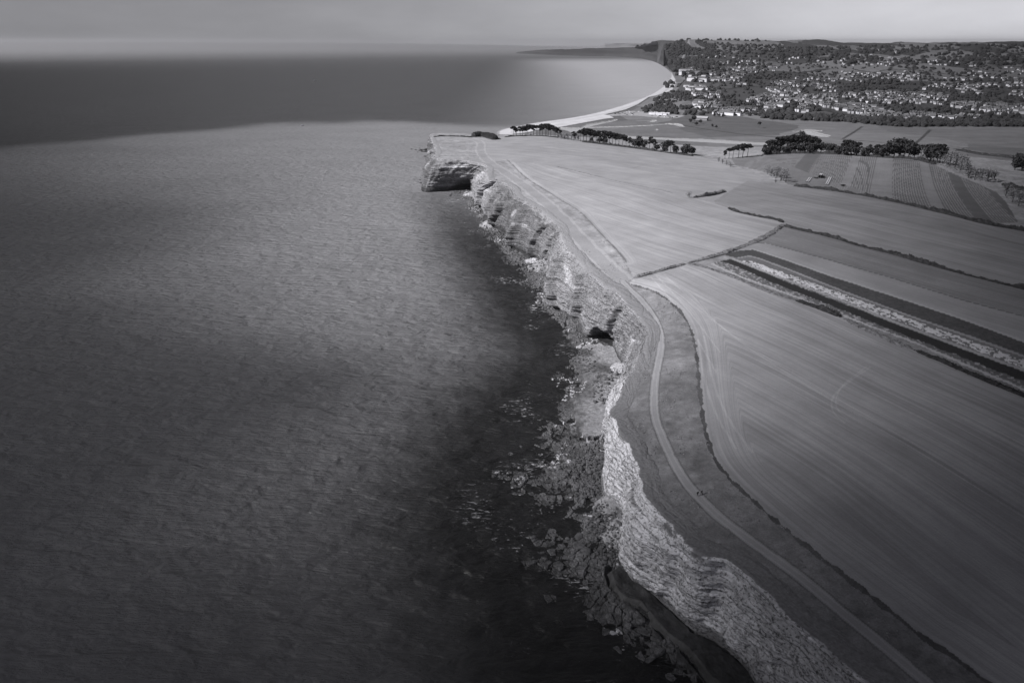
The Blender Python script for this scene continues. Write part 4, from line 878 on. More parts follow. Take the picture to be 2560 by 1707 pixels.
plant('pine', 1897, 320, 16, 'lone pale pine standing out in the open meadow before the town', 'tree', None)
row('round', [(1786,292,9),(1797,293,8),(1808,294,8),(1735,303,14),(1750,309,9),(1726,308,13),(1741,314,8),(1780,318,8),(1790,321,7)], 'low dark tree, {} from the barn along the meadow ditch', 'tree', 'low trees by the barn and ditch')

# ------------------------------------------------------------------ hedges and verges
def hedge(name, pts, hgt, wid, m, label, cat='hedge', leaf=.34, n_per=26, it=1, jag=.6):
    L = hl(pts, 8, it); q = np.hypot(*np.diff(L[:, :2], axis=0).T); S_ = np.concatenate([[0], np.cumsum(q)]); u = np.arange(0, S_[-1], 0.8); X_ = np.interp(u, S_, L[:, 0]); Y_ = np.interp(u, S_, L[:, 1])
    dx, dy = np.gradient(X_), np.gradient(Y_); l_ = np.hypot(dx, dy)+1e-9; nx, ny = -dy/l_, dx/l_
    hv = hgt*(0.75+jag*1.4*fbm(u/5, u*0, seed=len(pts)*7+3, o=4)+jag*fbm(u/30, u*0+3, seed=8, o=2)); wv = wid*(0.85+.5*fbm(u/7, u*0+9, seed=9, o=3)); k = 9
    th = np.linspace(0, math.pi, k); V = []
    cl = np.clip(np.minimum(u, u[-1]-u)/2.0+.1, 0, 1)
    for j in range(k):
        o_ = np.cos(th[j])*wv*.5*cl; z_ = np.sin(th[j])**.7*hv*cl; X2 = X_+nx*o_+fbm(u/1.3, u*0+j, seed=17, o=2)*.4; Y2 = Y_+ny*o_; V.append(np.stack([X2, Y2, H(X2, Y2)+z_+(fbm(u/1.1, u*0+j*3.3, seed=18, o=2)*.35*hgt if 0 < j < k-1 else -.4)], 1))
    V = np.stack(V, 1); n_ = len(u); gi = np.arange(n_*k).reshape(n_, k); F = np.stack([gi[:-1, :-1], gi[1:, :-1], gi[1:, 1:], gi[:-1, 1:]], -1).reshape(-1, 4)
    nl_ = int(n_*n_per*.8); i = rng.integers(0, n_, nl_); a = rng.uniform(0.05, math.pi-.05, nl_)
    P = np.stack([X_[i]+nx[i]*np.cos(a)*wv[i]*.52*cl[i]+rng.normal(0, .3, nl_), Y_[i]+ny[i]*np.cos(a)*wv[i]*.52*cl[i]+rng.normal(0, .3, nl_), 0*a], 1); P[:, 2] = H(P[:, 0], P[:, 1])+np.sin(a)**.7*hv[i]*cl[i]*rng.uniform(.85, 1.25, nl_)+.05
    lv, lf = leaves(P, leaf); Vv, Ff = joinm([(V.reshape(-1, 3), F), (lv, lf)])
    p0 = L[len(L)//2]; Vv = Vv-p0
    return tag(link(name, mesh_np(name, Vv, Ff, m, smooth=False), None, tuple(p0)), label, cat)
hedge('hedge', HDARK2, 2.0, 2.4, M['leaf'], 'long dark hedge running from the track junction to the right edge')
hedge('hedge', HDARK1, 1.7, 2.6, M['leaf'], 'short dark hedge between the pale triangular field and the long field')
hedge('hedge', HDARK3, 2.6, 3.4, M['leaf'], 'dark hedge along the bottom of the striped ploughed field')
hedge('hedge', BANK, 1.0, 4.2, M['scrub'], 'rough grassy hedge bank beside the start of the crop strips', n_per=20)
hedge('hedge', BANK2, 0.9, 3.4, M['scrub'], 'short grassy hedge bank ending at the clifftop track', n_per=20)
hedge('hedge', VERGE, 0.55, 2.6, M['scrub'], 'low rough grass verge below the pale track of crop strips', n_per=16)
hedge('hedge', VERGE2, 1.5, 3.6, M['leaf'], 'dense dark clump of shrubs midway along the crop strip verge', n_per=30)
hedge('hedge', VERGE3, 0.9, 3.0, M['scrub'], 'thin patchy shrubs past the dark clump on the crop verge', n_per=14, jag=.6)
hedge('hedge', VERGE4, 1.2, 2.8, M['leaf'], 'ragged dark shrubs on the crop verge at the right edge', n_per=20, jag=.6)
hedge('hedge', [(1735,494),(1760,491),(1790,486),(1812,478)], 2.2, 3.0, M['scrub'], 'short brushy hedge standing alone in the pale fields', n_per=30)
hedge('hedge', [(1392,417),(1438,428),(1478,437),(1526,450),(1573,460),(1628,471),(1680,482)], 0.25, 0.7, M['dry'], 'thin low line of weeds dividing the two pale fields', n_per=8, jag=.7)
hedge('thicket', [(1182,343),(1196,341),(1214,342),(1230,346),(1238,350)], 7.5, 13, M['leaf'], 'dark rounded thicket on the far tip of the headland', 'thicket', .5, 60, jag=.12)
hedge('thicket', [(1084,343),(1100,341),(1130,341),(1160,342),(1180,344)], 1.6, 6, M['leaf'], 'low dark scrub along the far rim of the headland', 'thicket', .4, 24)
hedge('hedge', [(1262,343.5),(1285,341),(1320,339.5),(1360,340.5),(1395,345)], 1.6, 3, M['leaf'], 'low dark undergrowth at the feet of the clifftop pines')
hedge('hedge', [(1455,355.5),(1500,360.5),(1560,368),(1620,376),(1700,387),(1735,391)], 3.0, 5, M['leaf'], 'low dark undergrowth along the foot of the long pine row')
hedge('hedge', [(1905,388),(1998,383),(2100,386),(2185,393),(2287,398),(2338,412)], 4.5, 7, M['leaf'], 'low dark undergrowth along the top of the ploughed field')

hedge('hedge', [(2350,412),(2386,426),(2414,439),(2450,453),(2500,455)], 3.0, 7, M['scrub'], 'grey brushy undergrowth below the bare trees right of the ploughed field', n_per=26)
hedge('hedge', [(2392,376),(2440,386),(2500,393),(2580,402)], 3.0, 6, M['leaf'], 'dark hedge crossing the meadow behind the bare trees at the right edge')
hedge('hedge', [(2508,462),(2530,470),(2560,478),(2600,486)], 3.5, 8, M['leaf'], 'dark overgrown hedge corner at the right edge below the meadow')
# ------------------------------------------------------------------ woods round the town (one uncountable mass)
def scatter(polyg, n, pw=1.0):
    pg = np.array(polyg, float); lo, hi = pg.min(0), pg.max(0); o = []
    while sum(len(a) for a in o) < n:
        q = rng.uniform(lo, hi, (n*2, 2)); o.append(q[in_poly(q[:, 0], q[:, 1], pg)])
    q = np.concatenate(o)[:n]; return hit(q[:, 0], q[:, 1])
rng = np.random.default_rng(77)
W_ = []
for pg, n, sz in (([(1700,190),(1700,270),(1640,262),(1610,272),(1640,285),(1760,290),(1900,296),(2560,302),(2560,150),(1740,150)], 2600, 5.0),
                  ([(1900,288),(2100,292),(2230,300),(2560,306),(2560,317),(2250,318),(2100,305),(1900,298)], 620, 5.5), ([(1600,272),(1640,262),(1700,282),(1690,287),(1610,282)], 90, 5),
                  ([(1690,106),(1780,112),(1800,150),(1765,170),(1700,185),(1684,160)], 900, 8), ([(1660,118),(1700,104),(1700,200),(1688,196),(1676,172)], 500, 9), ([(1690,206),(1702,186),(1730,196),(1720,262),(1640,266),(1632,252),(1652,240),(1682,228)], 260, 4.5), ([(1700,100),(1760,106),(1760,116),(1700,116)], 160, 8), ([(1820,185),(1940,190),(1945,208),(1830,206)], 170, 6), ([(1940,120),(2560,112),(2560,165),(1940,160)], 900, 9), ([(2120,195),(2250,200),(2250,228),(2130,225)], 200, 6), ([(1700,108),(1950,112),(1950,128),(1700,125)], 160, 8)):
    p = scatter(pg, n); W_.append(np.concatenate([p, np.full((n, 1), sz)], 1))
bw_ = BAYW[(BAYW[:, 1] > 2300)]; i = rng.integers(0, len(bw_), 700); off = rng.uniform(12, 620, 700)*np.clip((bw_[i, 1]-2000)/1500, .15, 1); q = bw_[i, :2]+np.stack([off, rng.normal(0, 60, 700)], 1); qi = in_poly(q[:, 0], q[:, 1], landpoly); q = q[qi]
W_.append(np.stack([q[:, 0], q[:, 1], H(q[:, 0], q[:, 1]), np.full(len(q), 9.)], 1))
W_ = np.concatenate(W_)
keepw = vn(W_[:, 0]/90, W_[:, 1]/140, seed=151) > -0.4; W_ = W_[keepw]
Vw, Fw, o_ = [], [], 0
for p in W_:
    s_ = p[3]*rng.uniform(.55, 1.25); v = IV1*np.array([s_, s_, s_*rng.uniform(.75, 1.15)])*(1+rng.uniform(-.28, .28, (len(IV1), 1)))
    v = v+np.array([p[0], p[1], p[2]+s_*.45]); Vw.append(v); Fw.append(IF1+o_); o_ += len(v)
o = link('woodland', mesh_np('woodland', np.concatenate(Vw), np.concatenate(Fw), M['wood'], smooth=False)); tag(o, 'dark woodland filling the slopes and gardens around the distant town', 'woodland', None, 'stuff')

# ------------------------------------------------------------------ houses of the town
def prism(L, Dp, z0, rz_, ov=.4, hip=0.0):
    """gable roof, ridge along x"""
    a, b = L/2+ov, Dp/2+ov; th = .22; v = []
    for dz in (0, th): v += [[-a, -b, z0+dz], [a, -b, z0+dz], [a, b, z0+dz], [-a, b, z0+dz], [-a+hip, 0, z0+rz_+dz], [a-hip, 0, z0+rz_+dz]]
    F = [[6,7,11,10],[8,9,10,11],[9,6,10,10],[7,8,11,11],[1,0,4,5],[3,2,5,4],[0,3,4,4],[2,1,5,5],[0,1,7,6],[1,2,8,7],[2,3,9,8],[3,0,6,9]]; return np.array(v), np.array(F)
def wallbox(L, Dp, h, rz_, x=0, y=0, turn=False, hip=False):
    a, b = L/2, Dp/2; v = np.array([[-a,-b,-2],[a,-b,-2],[a,b,-2],[-a,b,-2],[-a,-b,h],[a,-b,h],[a,b,h],[-a,b,h],[-a,0,h+rz_],[a,0,h+rz_]], float)
    F = [[0,1,5,4],[2,3,7,6],[1,2,6,5],[3,0,4,7]]+([] if hip else [[5,6,9,9],[7,4,8,8]])
    if turn: v = v[:, [1, 0, 2]]*np.array([-1, 1, 1])
    return v+np.array([x, y, 0]), np.array(F)
def turned(vf, x=0, y=0): v, f = vf; return v[:, [1, 0, 2]]*np.array([-1, 1, 1])+np.array([x, y, 0]), f
def chim(x, y, z, h=1.6): return box(x-.45, x+.45, y-.35, y+.35, z-.9, z+h)
HV = {}
def house_kind(key, walls, roofs, chims, wm, rm):
    v, f = joinm(walls); a = mesh_tq('house', v, f, wm); v, f = joinm(roofs); b = mesh_tq('roof', v, f, rm); HV[key] = (a, b, [mesh_tq('chimney', *chim(*c_), M['wall3']) for c_ in chims])
house_kind('plain', [wallbox(12, 8, 5.2, 3.4)], [prism(12, 8, 5.2, 3.4)], [(4.5, 0, 8.6)], M['wall'], M['roof'])
house_kind('double', [wallbox(13, 7, 5.4, 3.2), wallbox(9, 5, 5.2, 3.2, -3.6, -2.6, True), wallbox(9, 5, 5.2, 3.2, 3.6, -2.6, True)], [prism(13, 7, 5.4, 3.2), turned(prism(9, 5, 5.25, 3.2), -3.6, -2.6), turned(prism(9, 5, 5.25, 3.2), 3.6, -2.6)], [(0, 1, 8.4), (6, 0, 8.3)], M['wall'], M['roof'])
house_kind('cream', [wallbox(10, 8, 4.6, 3.6), wallbox(7, 5, 4.4, 3, 2, -3, True)], [prism(10, 8, 4.6, 3.6), turned(prism(7, 5, 4.45, 3), 2, -3)], [(-3, 0, 8.0)], M['wall2'], M['roof2'])
house_kind('bungalow', [wallbox(14, 8, 2.9, 2.6, hip=True)], [prism(14, 8, 2.9, 2.6, .6, 3.5)], [(2, 0, 5.2)], M['wall'], M['roof2'])
house_kind('terrace', [wallbox(30, 8, 5.6, 3.2)], [prism(30, 8, 5.6, 3.2)], [(-10, 0, 8.4), (0, 0, 8.4), (10, 0, 8.4)], M['wall'], M['roof'])
house_kind('brick', [wallbox(11, 8.5, 5.0, 3.4), wallbox(8, 4.5, 4.8, 2.8, -3, -3.2, True)], [prism(11, 8.5, 5.0, 3.4), turned(prism(8, 4.5, 4.85, 2.8), -3, -3.2)], [(4, 0, 8.2)], M['wall3'], M['roof2'])
house_kind('block', [wallbox(26, 11, 10.5, 2.2, hip=True)], [prism(26, 11, 10.5, 2.2, .5, 4)], [(-6, 0, 12.5), (6, 0, 12.5)], M['wall'], M['roof'])
KW = dict(plain='white plain gabled house', double='white double-gabled house', cream='cream house with a side gable', bungalow='white low hip-roofed bungalow', terrace='long white terrace with three chimneys', brick='brick house with a side gable', block='big white four-storey block')
CLU = [((1703,1758), (176,187), 9, ['block','plain','double'], 'beside the beach head above the bay'), ((1722,1762), (196,206), 7, ['terrace','block'], 'on the slope behind the beach'), ((1716,1762), (216,226), 9, ['terrace','plain'], 'in the street ending at the beach'),
 ((1775,1850), (170,182), 16, ['plain','double','cream'], 'in the dense middle of the old town'), ((1770,1860), (184,204), 34, ['plain','cream','terrace','brick','double'], 'in the dense lower old town'), ((1860,1945), (168,190), 22, ['plain','double','cream'], 'on the ridge right of the old town'), ((1765,1900), (140,162), 16, ['plain','cream'], 'scattered high on the wooded hill'),
 ((1730,1800), (226,246), 12, ['double','plain','brick'], 'among the trees below the old town'), ((1845,1985), (205,232), 30, ['plain','bungalow','double','cream'], 'in the gardens at the centre of the valley side'), ((1870,1990), (236,258), 26, ['bungalow','plain','double','cream'], 'in the lower gardens above the long street'),
 ((1735,1800), (258,272), 12, ['terrace','plain'], 'in the front rows nearest the barn'), ((1785,1850), (276,290), 10, ['double','terrace','plain'], 'at the meadow edge right of the barn'), ((1845,1935), (262,280), 20, ['plain','double','cream'], 'in the rows behind the meadow edge'), ((1930,2000), (250,270), 18, ['terrace','plain'], 'along the bright diagonal street'),
 ((1990,2095), (196,232), 24, ['double','plain','cream'], 'on the slope right of the town centre'), ((1995,2095), (240,288), 34, ['double','plain','cream','brick'], 'low on the slope right of the diagonal street'), ((2110,2250), (230,262), 32, ['double','plain','bungalow','cream'], 'in the upper rows of the right estate'), ((2105,2250), (264,296), 40, ['plain','double','terrace','bungalow'], 'in the front rows of the right estate'),
 ((2255,2365), (236,266), 28, ['double','plain','cream'], 'around the tall twin gables of the estate'), ((2255,2370), (268,298), 30, ['double','plain','bungalow'], 'in front of the wood at the estate end'), ((2370,2500), (262,300), 36, ['double','plain','cream'], 'in the last rows before the right edge'), ((2505,2575), (228,292), 16, ['plain','double'], 'at the right edge of the picture'),
 ((2105,2300), (180,206), 36, ['plain','cream','double'], 'in the upper valley behind the dark wood'), ((2310,2460), (196,236), 30, ['plain','bungalow','cream'], 'in the open middle of the right slope'), ((2420,2575), (165,222), 40, ['bungalow','plain','cream'], 'up the right slope under the ridge'), ((2100,2250), (138,166), 16, ['plain','cream'], 'far up the hazy valley'), ((1940,2060), (142,162), 10, ['plain','cream'], 'far up the wooded hillside'), ((2180,2250), (122,136), 5, ['plain'], 'high on the hazy far ridge'), ((2320,2440), (152,168), 10, ['bungalow','plain'], 'along the hazy upper fields')]
hs = []
rng = np.random.default_rng(99); random.seed(5)
for ci, (xr, yr, n, ks, where) in enumerate(CLU):
    n = int(n*1.7); q = np.stack([rng.uniform(*xr, n*9), rng.uniform(*yr, n*9)], 1)
    if 'diagonal' in where and 'along' in where: tq = rng.uniform(0, 1, len(q)); q = np.stack([1925+tq*80, 273-tq*25+rng.normal(0, .9, len(q))], 1)
    p = hit(q[:, 0], q[:, 1]); got = []
    for a in p:
        if float(np.ravel(vn(a[0:1]/70, a[1:2]/110, seed=171))[0]) < -.12 and ci not in (0, 1, 2, 10, 11, 13): continue
        if all((a[0]-b[0])**2+((a[1]-b[1])*.6)**2 > 11**2 for b in got) and a[2] > 3:
            got.append(a)
            if len(got) >= n: break
    for a in got: hs.append((a, random.choice(ks), where))
hs.sort(key=lambda h_: dist_of(h_[0]))
farV, farR = [], []
for i, (p, k, where) in enumerate(hs):
    rz = random.gauss(-0.75, .45)+(1.57 if random.random() < .15 else 0); s_ = random.uniform(.72, 1.02)
    a, b, ch = HV[k]
    if i < 300:
        o = link('house', a, None, (p[0], p[1], p[2]+.3), rz); o.scale = (s_, s_, s_)
        rf = link('roof', b, o)
        for c_ in ch: link('chimney', c_, rf)
        tag(o, KW[k]+' '+where, 'house', KW[k].replace('house', 'houses').replace('bungalow', 'bungalows').replace('block', 'blocks')+' '+where)
    else:
        for me_, dst in ((a, farV), (b, farR)):
            v = np.array([x_.co[:] for x_ in me_.vertices])*s_; cs, sn = math.cos(rz), math.sin(rz); v = np.stack([v[:, 0]*cs-v[:, 1]*sn, v[:, 0]*sn+v[:, 1]*cs, v[:, 2]], 1)+np.array([p[0], p[1], p[2]+.3])
            f = np.array([list(f_.vertices)+([f_.vertices[2]] if len(f_.vertices) == 3 else []) for f_ in me_.polygons]); dst.append((v, f))
print('houses', len(hs))
if farV:
    v, f = joinm(farV); v2, f2 = joinm(farR); me = mesh_tq('distant_houses', np.concatenate([v, v2]), np.concatenate([f, f2+len(v)]), M['wall']); me.materials.append(M['roof'])
    me.polygons.foreach_set('material_index', np.concatenate([np.zeros(len(f), np.int32), np.ones(len(f2), np.int32)]).astype(np.int32)); me.update()
    tag(link('distant_houses', me), 'small pale houses scattered up the hazy far slopes', 'houses', None, 'stuff')
# barn, beach huts
bp = hit(1754, 301)[0]; e = empty('barn', tuple(bp), -.5); v, f = wallbox(24, 12, 5, 2.6); link('wall', mesh_tq('wall', v, f, M['wall3']), e); v, f = prism(24, 12, 5, 2.6, .8); link('roof', mesh_tq('roof', v, f, M['fleece']), e); tag(e, 'lone barn with a pale roof on the meadow before the town', 'barn')
hv, hf = wallbox(5, 4, 2.6, 1.5); hm1 = mesh_tq('beach_hut', hv, hf, M['white']); hv, hf = prism(5, 4, 2.6, 1.5, .3); hm2 = mesh_tq('roof', hv, hf, M['wall2'])
for i, (px, py) in enumerate([(1627,286.3),(1633,286.7),(1639,285.8),(1645,287),(1651,287.2),(1657,286.5),(1662,288),(1669,287.5)]):
    p = hit(px, py)[0]; o = link('beach_hut', hm1, None, tuple(p), -.4); o.scale = (1.6, 1.3, 1.1); link('roof', hm2, o); tag(o, 'low white beach hut, %s from the sea in the row behind the car park' % ORD[i], 'beach hut', 'beach huts behind the car park')
# ------------------------------------------------------------------ cars
def car_mesh(m):
    prof = [(-2.1,.35),(-2.15,.75),(-1.9,.95),(-1.35,1.0),(-.75,1.45),(.75,1.47),(1.35,1.0),(2.0,.92),(2.15,.7),(2.1,.35)]
    v = np.array([[x_, s*(.86 if z_ < 1.1 else .66), z_] for s in (-1, 1) for x_, z_ in prof]); n = len(prof)
    fl = [[i, i+1, n+i+1, n+i] for i in range(n-1)]+[list(range(n))[::-1], list(range(n, 2*n)), [n-1, 0, n, 2*n-1]]
    me = bpy.data.meshes.new('body'); me.from_pydata(v.tolist(), [], fl); me.materials.append(m); me.update(); return me
def disc(r_, w_, k=12):
    t = np.linspace(0, 2*math.pi, k, endpoint=False); v = np.concatenate([np.stack([np.cos(t)*r_, t*0+s*w_/2, np.sin(t)*r_], 1) for s in (-1, 1)]); me = bpy.data.meshes.new('wheel'); me.from_pydata(v.tolist(), [], [[i, (i+1) % k, k+(i+1) % k, k+i] for i in range(k)]+[list(range(k))[::-1], list(range(k, 2*k))]); me.materials.append(M['tyre']); me.update(); return me
WH = disc(.33, .22); CARM = {k: car_mesh(M[k]) for k in ('white', 'dark', 'grey')}
gv = np.array([[-1.2,-.72,1.06],[-.72,-.68,1.4],[.72,-.68,1.42],[1.2,-.72,1.06],[-1.2,.72,1.06],[-.72,.68,1.4],[.72,.68,1.42],[1.2,.72,1.06]]); gm = bpy.data.meshes.new('windows'); gm.from_pydata((gv*[1.02,1.06,1.0]).tolist(), [], [[0,3,2,1],[4,5,6,7],[0,1,5,4],[2,3,7,6]]); gm.materials.append(M['glass']); gm.update()
cars = {}
for k in CARM:
    e = empty('parked_car', (0, 0, 0)); link('body', CARM[k], e); link('window', gm, e)
    for x_ in (-1.35, 1.35):
        for y_ in (-.8, .8): link('wheel', WH, e, (x_, y_, .33))
    cars[k] = [e, False]
random.seed(11); cw = {'white': 'white', 'dark': 'dark', 'grey': 'grey'}
cp_ = [(1538,285.5),(1546,284.6),(1550,286),(1556,283.6),(1562,284.8),(1568,281.6),(1573,279.8),(1576,282.6),(1581,285.4),(1567,287.6),(1585,282.8),(1591,281.2),(1597,280.4),(1582,288.4),(1612,282.6),(1630,289.5),(1646,294.4),(1650,290.6),(1668,293.4),(1675,294.5),(1680,295.4),(1686,294.2),(1692,293.2),(1671,291),(1663,293.6),(1645,291.4)]
for i, (px, py) in enumerate(cp_):
    k = random.choice(['white', 'white', 'dark', 'dark', 'grey']); e, used = cars[k]; p = hit(px, py)[0]
    o = copy_tree(e) if used else e; cars[k][1] = True
    o.location = tuple(p+[0, 0, .05]); o.rotation_euler = (0, 0, random.uniform(-.3, .6)); o.scale = (1.15, 1.15, 1.15)
    tag(o, '%s car parked behind the beach, %s from the sea end of the car park' % (cw[k], ORD[i]), 'car', 'cars in the beach car park')
# ------------------------------------------------------------------ tractor, trailer, fleece tunnels
def place(e, px, py, rz, s_=1.0): p = hit(px, py)[0]; e.location = tuple(p); e.rotation_euler = (0, 0, rz); e.scale = (s_, s_, s_); return e
e = empty('tractor', (0, 0, 0)); link('hood', mesh_tq('hood', *joinm([box(.2, 2.3, -.45, .45, .9, 1.6), box(-.4, .3, -.6, .6, .7, 1.3)]), M['grey']), e)
cb = link('cab', mesh_tq('cab', *joinm([box(-1.25, .15, -.75, .75, 1.3, 2.45)]), M['glass']), e); link('roof', mesh_tq('roof', *box(-1.4, .3, -.9, .9, 2.45, 2.62), M['white']), cb)
for x_, y_, r_ in ((-.9, -.95, .95), (-.9, .95, .95), (1.7, -.75, .58), (1.7, .75, .58)): link('wheel', disc(r_, .5, 16), e, (x_, y_, r_))
link('boom', mesh_tq('boom', *joinm([box(-5.5, -1.4, -.2, .2, .6, .85), box(-6.2, -5.3, -1.6, 1.6, .4, .9)]), M['dark']), e)
tag(place(e, 2053, 445, 0.5, 1.5), 'tractor with a white roof working on the ploughed field', 'tractor')
e = empty('trailer', (0, 0, 0)); link('bed', mesh_tq('bed', *joinm([box(-1.6, 1.6, -.9, .9, .6, .75), box(-1.6, 1.6, -.9, -.8, .75, 1.3), box(-1.6, 1.6, .8, .9, .75, 1.3), box(-1.6, -1.5, -.8, .8, .75, 1.3), box(1.5, 1.6, -.8, .8, .75, 1.3)]), M['dark']), e)
for y_ in (-1, 1): link('wheel', disc(.4, .22, 14), e, (0, y_, .4))
link('drawbar', mesh_tq('drawbar', *box(1.6, 3.0, -.08, .08, .6, .7), M['grey']), e); tag(place(e, 2107, 466, .2, 1.2), 'small dark trailer standing at the foot of the striped beds', 'trailer')
def tunnel(a, b, label):
    p, q = hit([a[0], b[0]], [a[1], b[1]]); L = np.linspace(p[:2], q[:2], 24); d = (q-p)[:2]; d /= np.linalg.norm(d); n_ = np.array([-d[1], d[0]]); V = []
    for i, c_ in enumerate(L):
        for th in np.linspace(0, math.pi, 7):
            xy = c_+n_*math.cos(th)*.85; V.append([xy[0], xy[1], H(xy[0], xy[1])[0]-.1+math.sin(th)*(.75+.08*math.sin(i*2.1))])
    V = np.array(V); gi = np.arange(24*7).reshape(24, 7); F = np.stack([gi[:-1, :-1], gi[1:, :-1], gi[1:, 1:], gi[:-1, 1:]], -1).reshape(-1, 4)
    p0 = V.mean(0); tag(link('crop_tunnel', mesh_np('crop_tunnel', V-p0, F, M['fleece']), None, tuple(p0)), label, 'crop tunnel', 'pale crop tunnels on the ploughed field')
tunnel((2016,455.5), (2024,444.5), 'short pale crop tunnel, outermost of the pair left of the tractor'); tunnel((2020.5,456), (2029,444.8), 'short pale crop tunnel nearest the tractor on its left')
tunnel((2065,461.5), (2074,443.5), 'pale crop tunnel nearest the tractor on its right'); tunnel((2069,463), (2078.5,444), 'pale crop tunnel, outer one of the right pair')
# ------------------------------------------------------------------ boats
def boat(px, py, L, label):
    p = unp(px, py, 0); st_ = np.linspace(-.5, .5, 9)*L; V = []
    for i, x_ in enumerate(st_):
        f = (i/8); wdt = L*.17*(1-max(0, (f-.45)/.55)**2)
        for y_, z_ in ((-1, .16), (-.75, 0), (0, -.06), (.75, 0), (1, .16)): V.append([x_, y_*wdt+1e-3, (z_+.04*f*f)*L])
    V = np.array(V); gi = np.arange(45).reshape(9, 5); F = np.stack([gi[:-1, :-1], gi[1:, :-1], gi[1:, 1:], gi[:-1, 1:]], -1).reshape(-1, 4).tolist()+[[0, 1, 2, 3], [0, 3, 4, 4]]+[[gi[i, 0], gi[i, 4], gi[i+1, 4], gi[i+1, 0]] for i in range(8)]
    e = empty('motor_boat', tuple(p), .3); link('hull', mesh_tq('hull', V, np.array([list(f_) for f_ in F]), M['white']), e); link('cabin', mesh_tq('cabin', *joinm([box(-.05*L, .22*L, -.1*L, .1*L, .14*L, .32*L), box(-.09*L, .25*L, -.12*L, .12*L, .32*L, .345*L)]), M['white']), e); tag(e, label, 'boat')
boat(755, 315, 7, 'small white-topped motor boat on the edge of the dark water'); boat(786, 203, 11, 'tiny pale motor boat far out on the dark sea')
# ------------------------------------------------------------------ boulders
def rock(seed, fl=.7):
    r0 = np.random.default_rng(seed); o_ = r0.uniform(0, 50, 3); v = IV3.copy()
    n_ = r0.normal(size=(7, 3)); n_ /= np.linalg.norm(n_, axis=1)[:, None]
    for q in n_:
        d = v@q; ex = np.maximum(d-.68, 0); v = v-ex[:, None]*q*.85
    v *= (1+.25*fbm(v[:, 0]*1.7+o_[0], v[:, 1]*1.7+o_[1], v[:, 2]*1.7+o_[2], seed=seed, o=4))[:, None]; v[:, 2] *= fl; return v
ROCKS = [mesh_np('boulder', rock(300+i, f), IF3, M['boulder'], smooth=False) for i, f in enumerate((.75, .6, .85, .5))]
WROCKS = [mesh_np('sea_rock', rock(320+i, f), IF3, M['seaweed'], smooth=False) for i, f in enumerate((.6, .5, .75))]


def shore_z(x_, y_):
    d2 = (Vs[:, 0]-x_)**2+(Vs[:, 1]-y_)**2; return float(Vs[np.argmin(d2), 2])
BO = [(70,95,60),(50,210,45),(135,290,38),(355,270,24),(235,400,20),(545,430,78),(150,540,84),(420,640,120),(455,770,92),(600,690,64),(735,490,80),(710,610,52),(180,870,54),(270,850,58),(250,985,66),(100,1000,54),(60,1070,58),(270,1120,64),(40,1150,54),(280,1270,92),(380,1260,90),(520,1280,104),(90,1330,88),(330,1360,76),(640,910,32),(850,620,56),(900,730,42),(960,470,44),(1060,400,44),(1090,560,38),(1010,590,44),(930,560,48)]
bl = sorted([(a/12.06+1480, b/12.06+900, w_/12.06) for a, b, w_ in BO]+[(1448,1335,15),(1466,1374,22),(1446,1362,17),(1420,1342,9),(1494,1152,8),(1502,1168,10),(1486,1160,9),(1476,1180,10),(1490,1185,9),(1462,1195,8),(1480,1138,8),(1497,1196,9),(1470,1165,8)], key=lambda b: b[1])
random.seed(3)
for i, (px, py, wp) in enumerate(bl):
    p = unp(px, py, 1.0); sz = px_m(p, wp)*.9; o = link('boulder', ROCKS[i % 4], None, (p[0], p[1], shore_z(p[0], p[1])+sz*.18), random.uniform(0, 6.28)); o.scale = (sz*random.uniform(.9, 1.25), sz*random.uniform(.8, 1.1), sz*random.uniform(.75, 1.1) if py < 1300 else sz*.35)
    big = 'large' if wp > 6.4 else 'small'
    if py < 1040: lab = 'dark %s boulder in the cove pile, %s counting from the cliff arch' % (big, ORD[i])
    elif py < 1300: lab = 'dark boulder in the heap under the white cliff, %s from the cove' % ORD[i-len(BO)]
    else: lab = 'flat grey slab on the rock platform, %s from the cove' % ORD[i-len(BO)-9]
    tag(o, lab, 'boulder', 'boulders on the foreshore')
SR = [(1029,373.5,5),(1039,374.5,6),(1049,371.5,4),(1050,377,9),(1056,375,10),(1062,376,12),(1067,374,12),(1066,380,10),(1058,380,8),(1043,381,4),(1071,379,10),(1064,392,8),(1069,394,10),(1072,391,8),(1067,397,6),(1055,444,8),(1059,447,10),(1050,450,5),(1052,458,6),(1035,450,3),(1045,455,3),(1062,440,8),(1066,425,7),(1068,414,7)]
for i, (px, py, wp) in enumerate(SR):
    p = unp(px, py, 0); sz = px_m(p, wp)*.6; o = link('sea_rock', WROCKS[i % 3], None, (p[0], p[1], sz*.05), random.uniform(0, 6.28)); o.scale = (sz*1.2, sz, sz*.7); tag(o, 'dark wet rock in the sea off the headland, %s from the far tip' % ORD[i], 'rock', 'sea rocks off the headland')
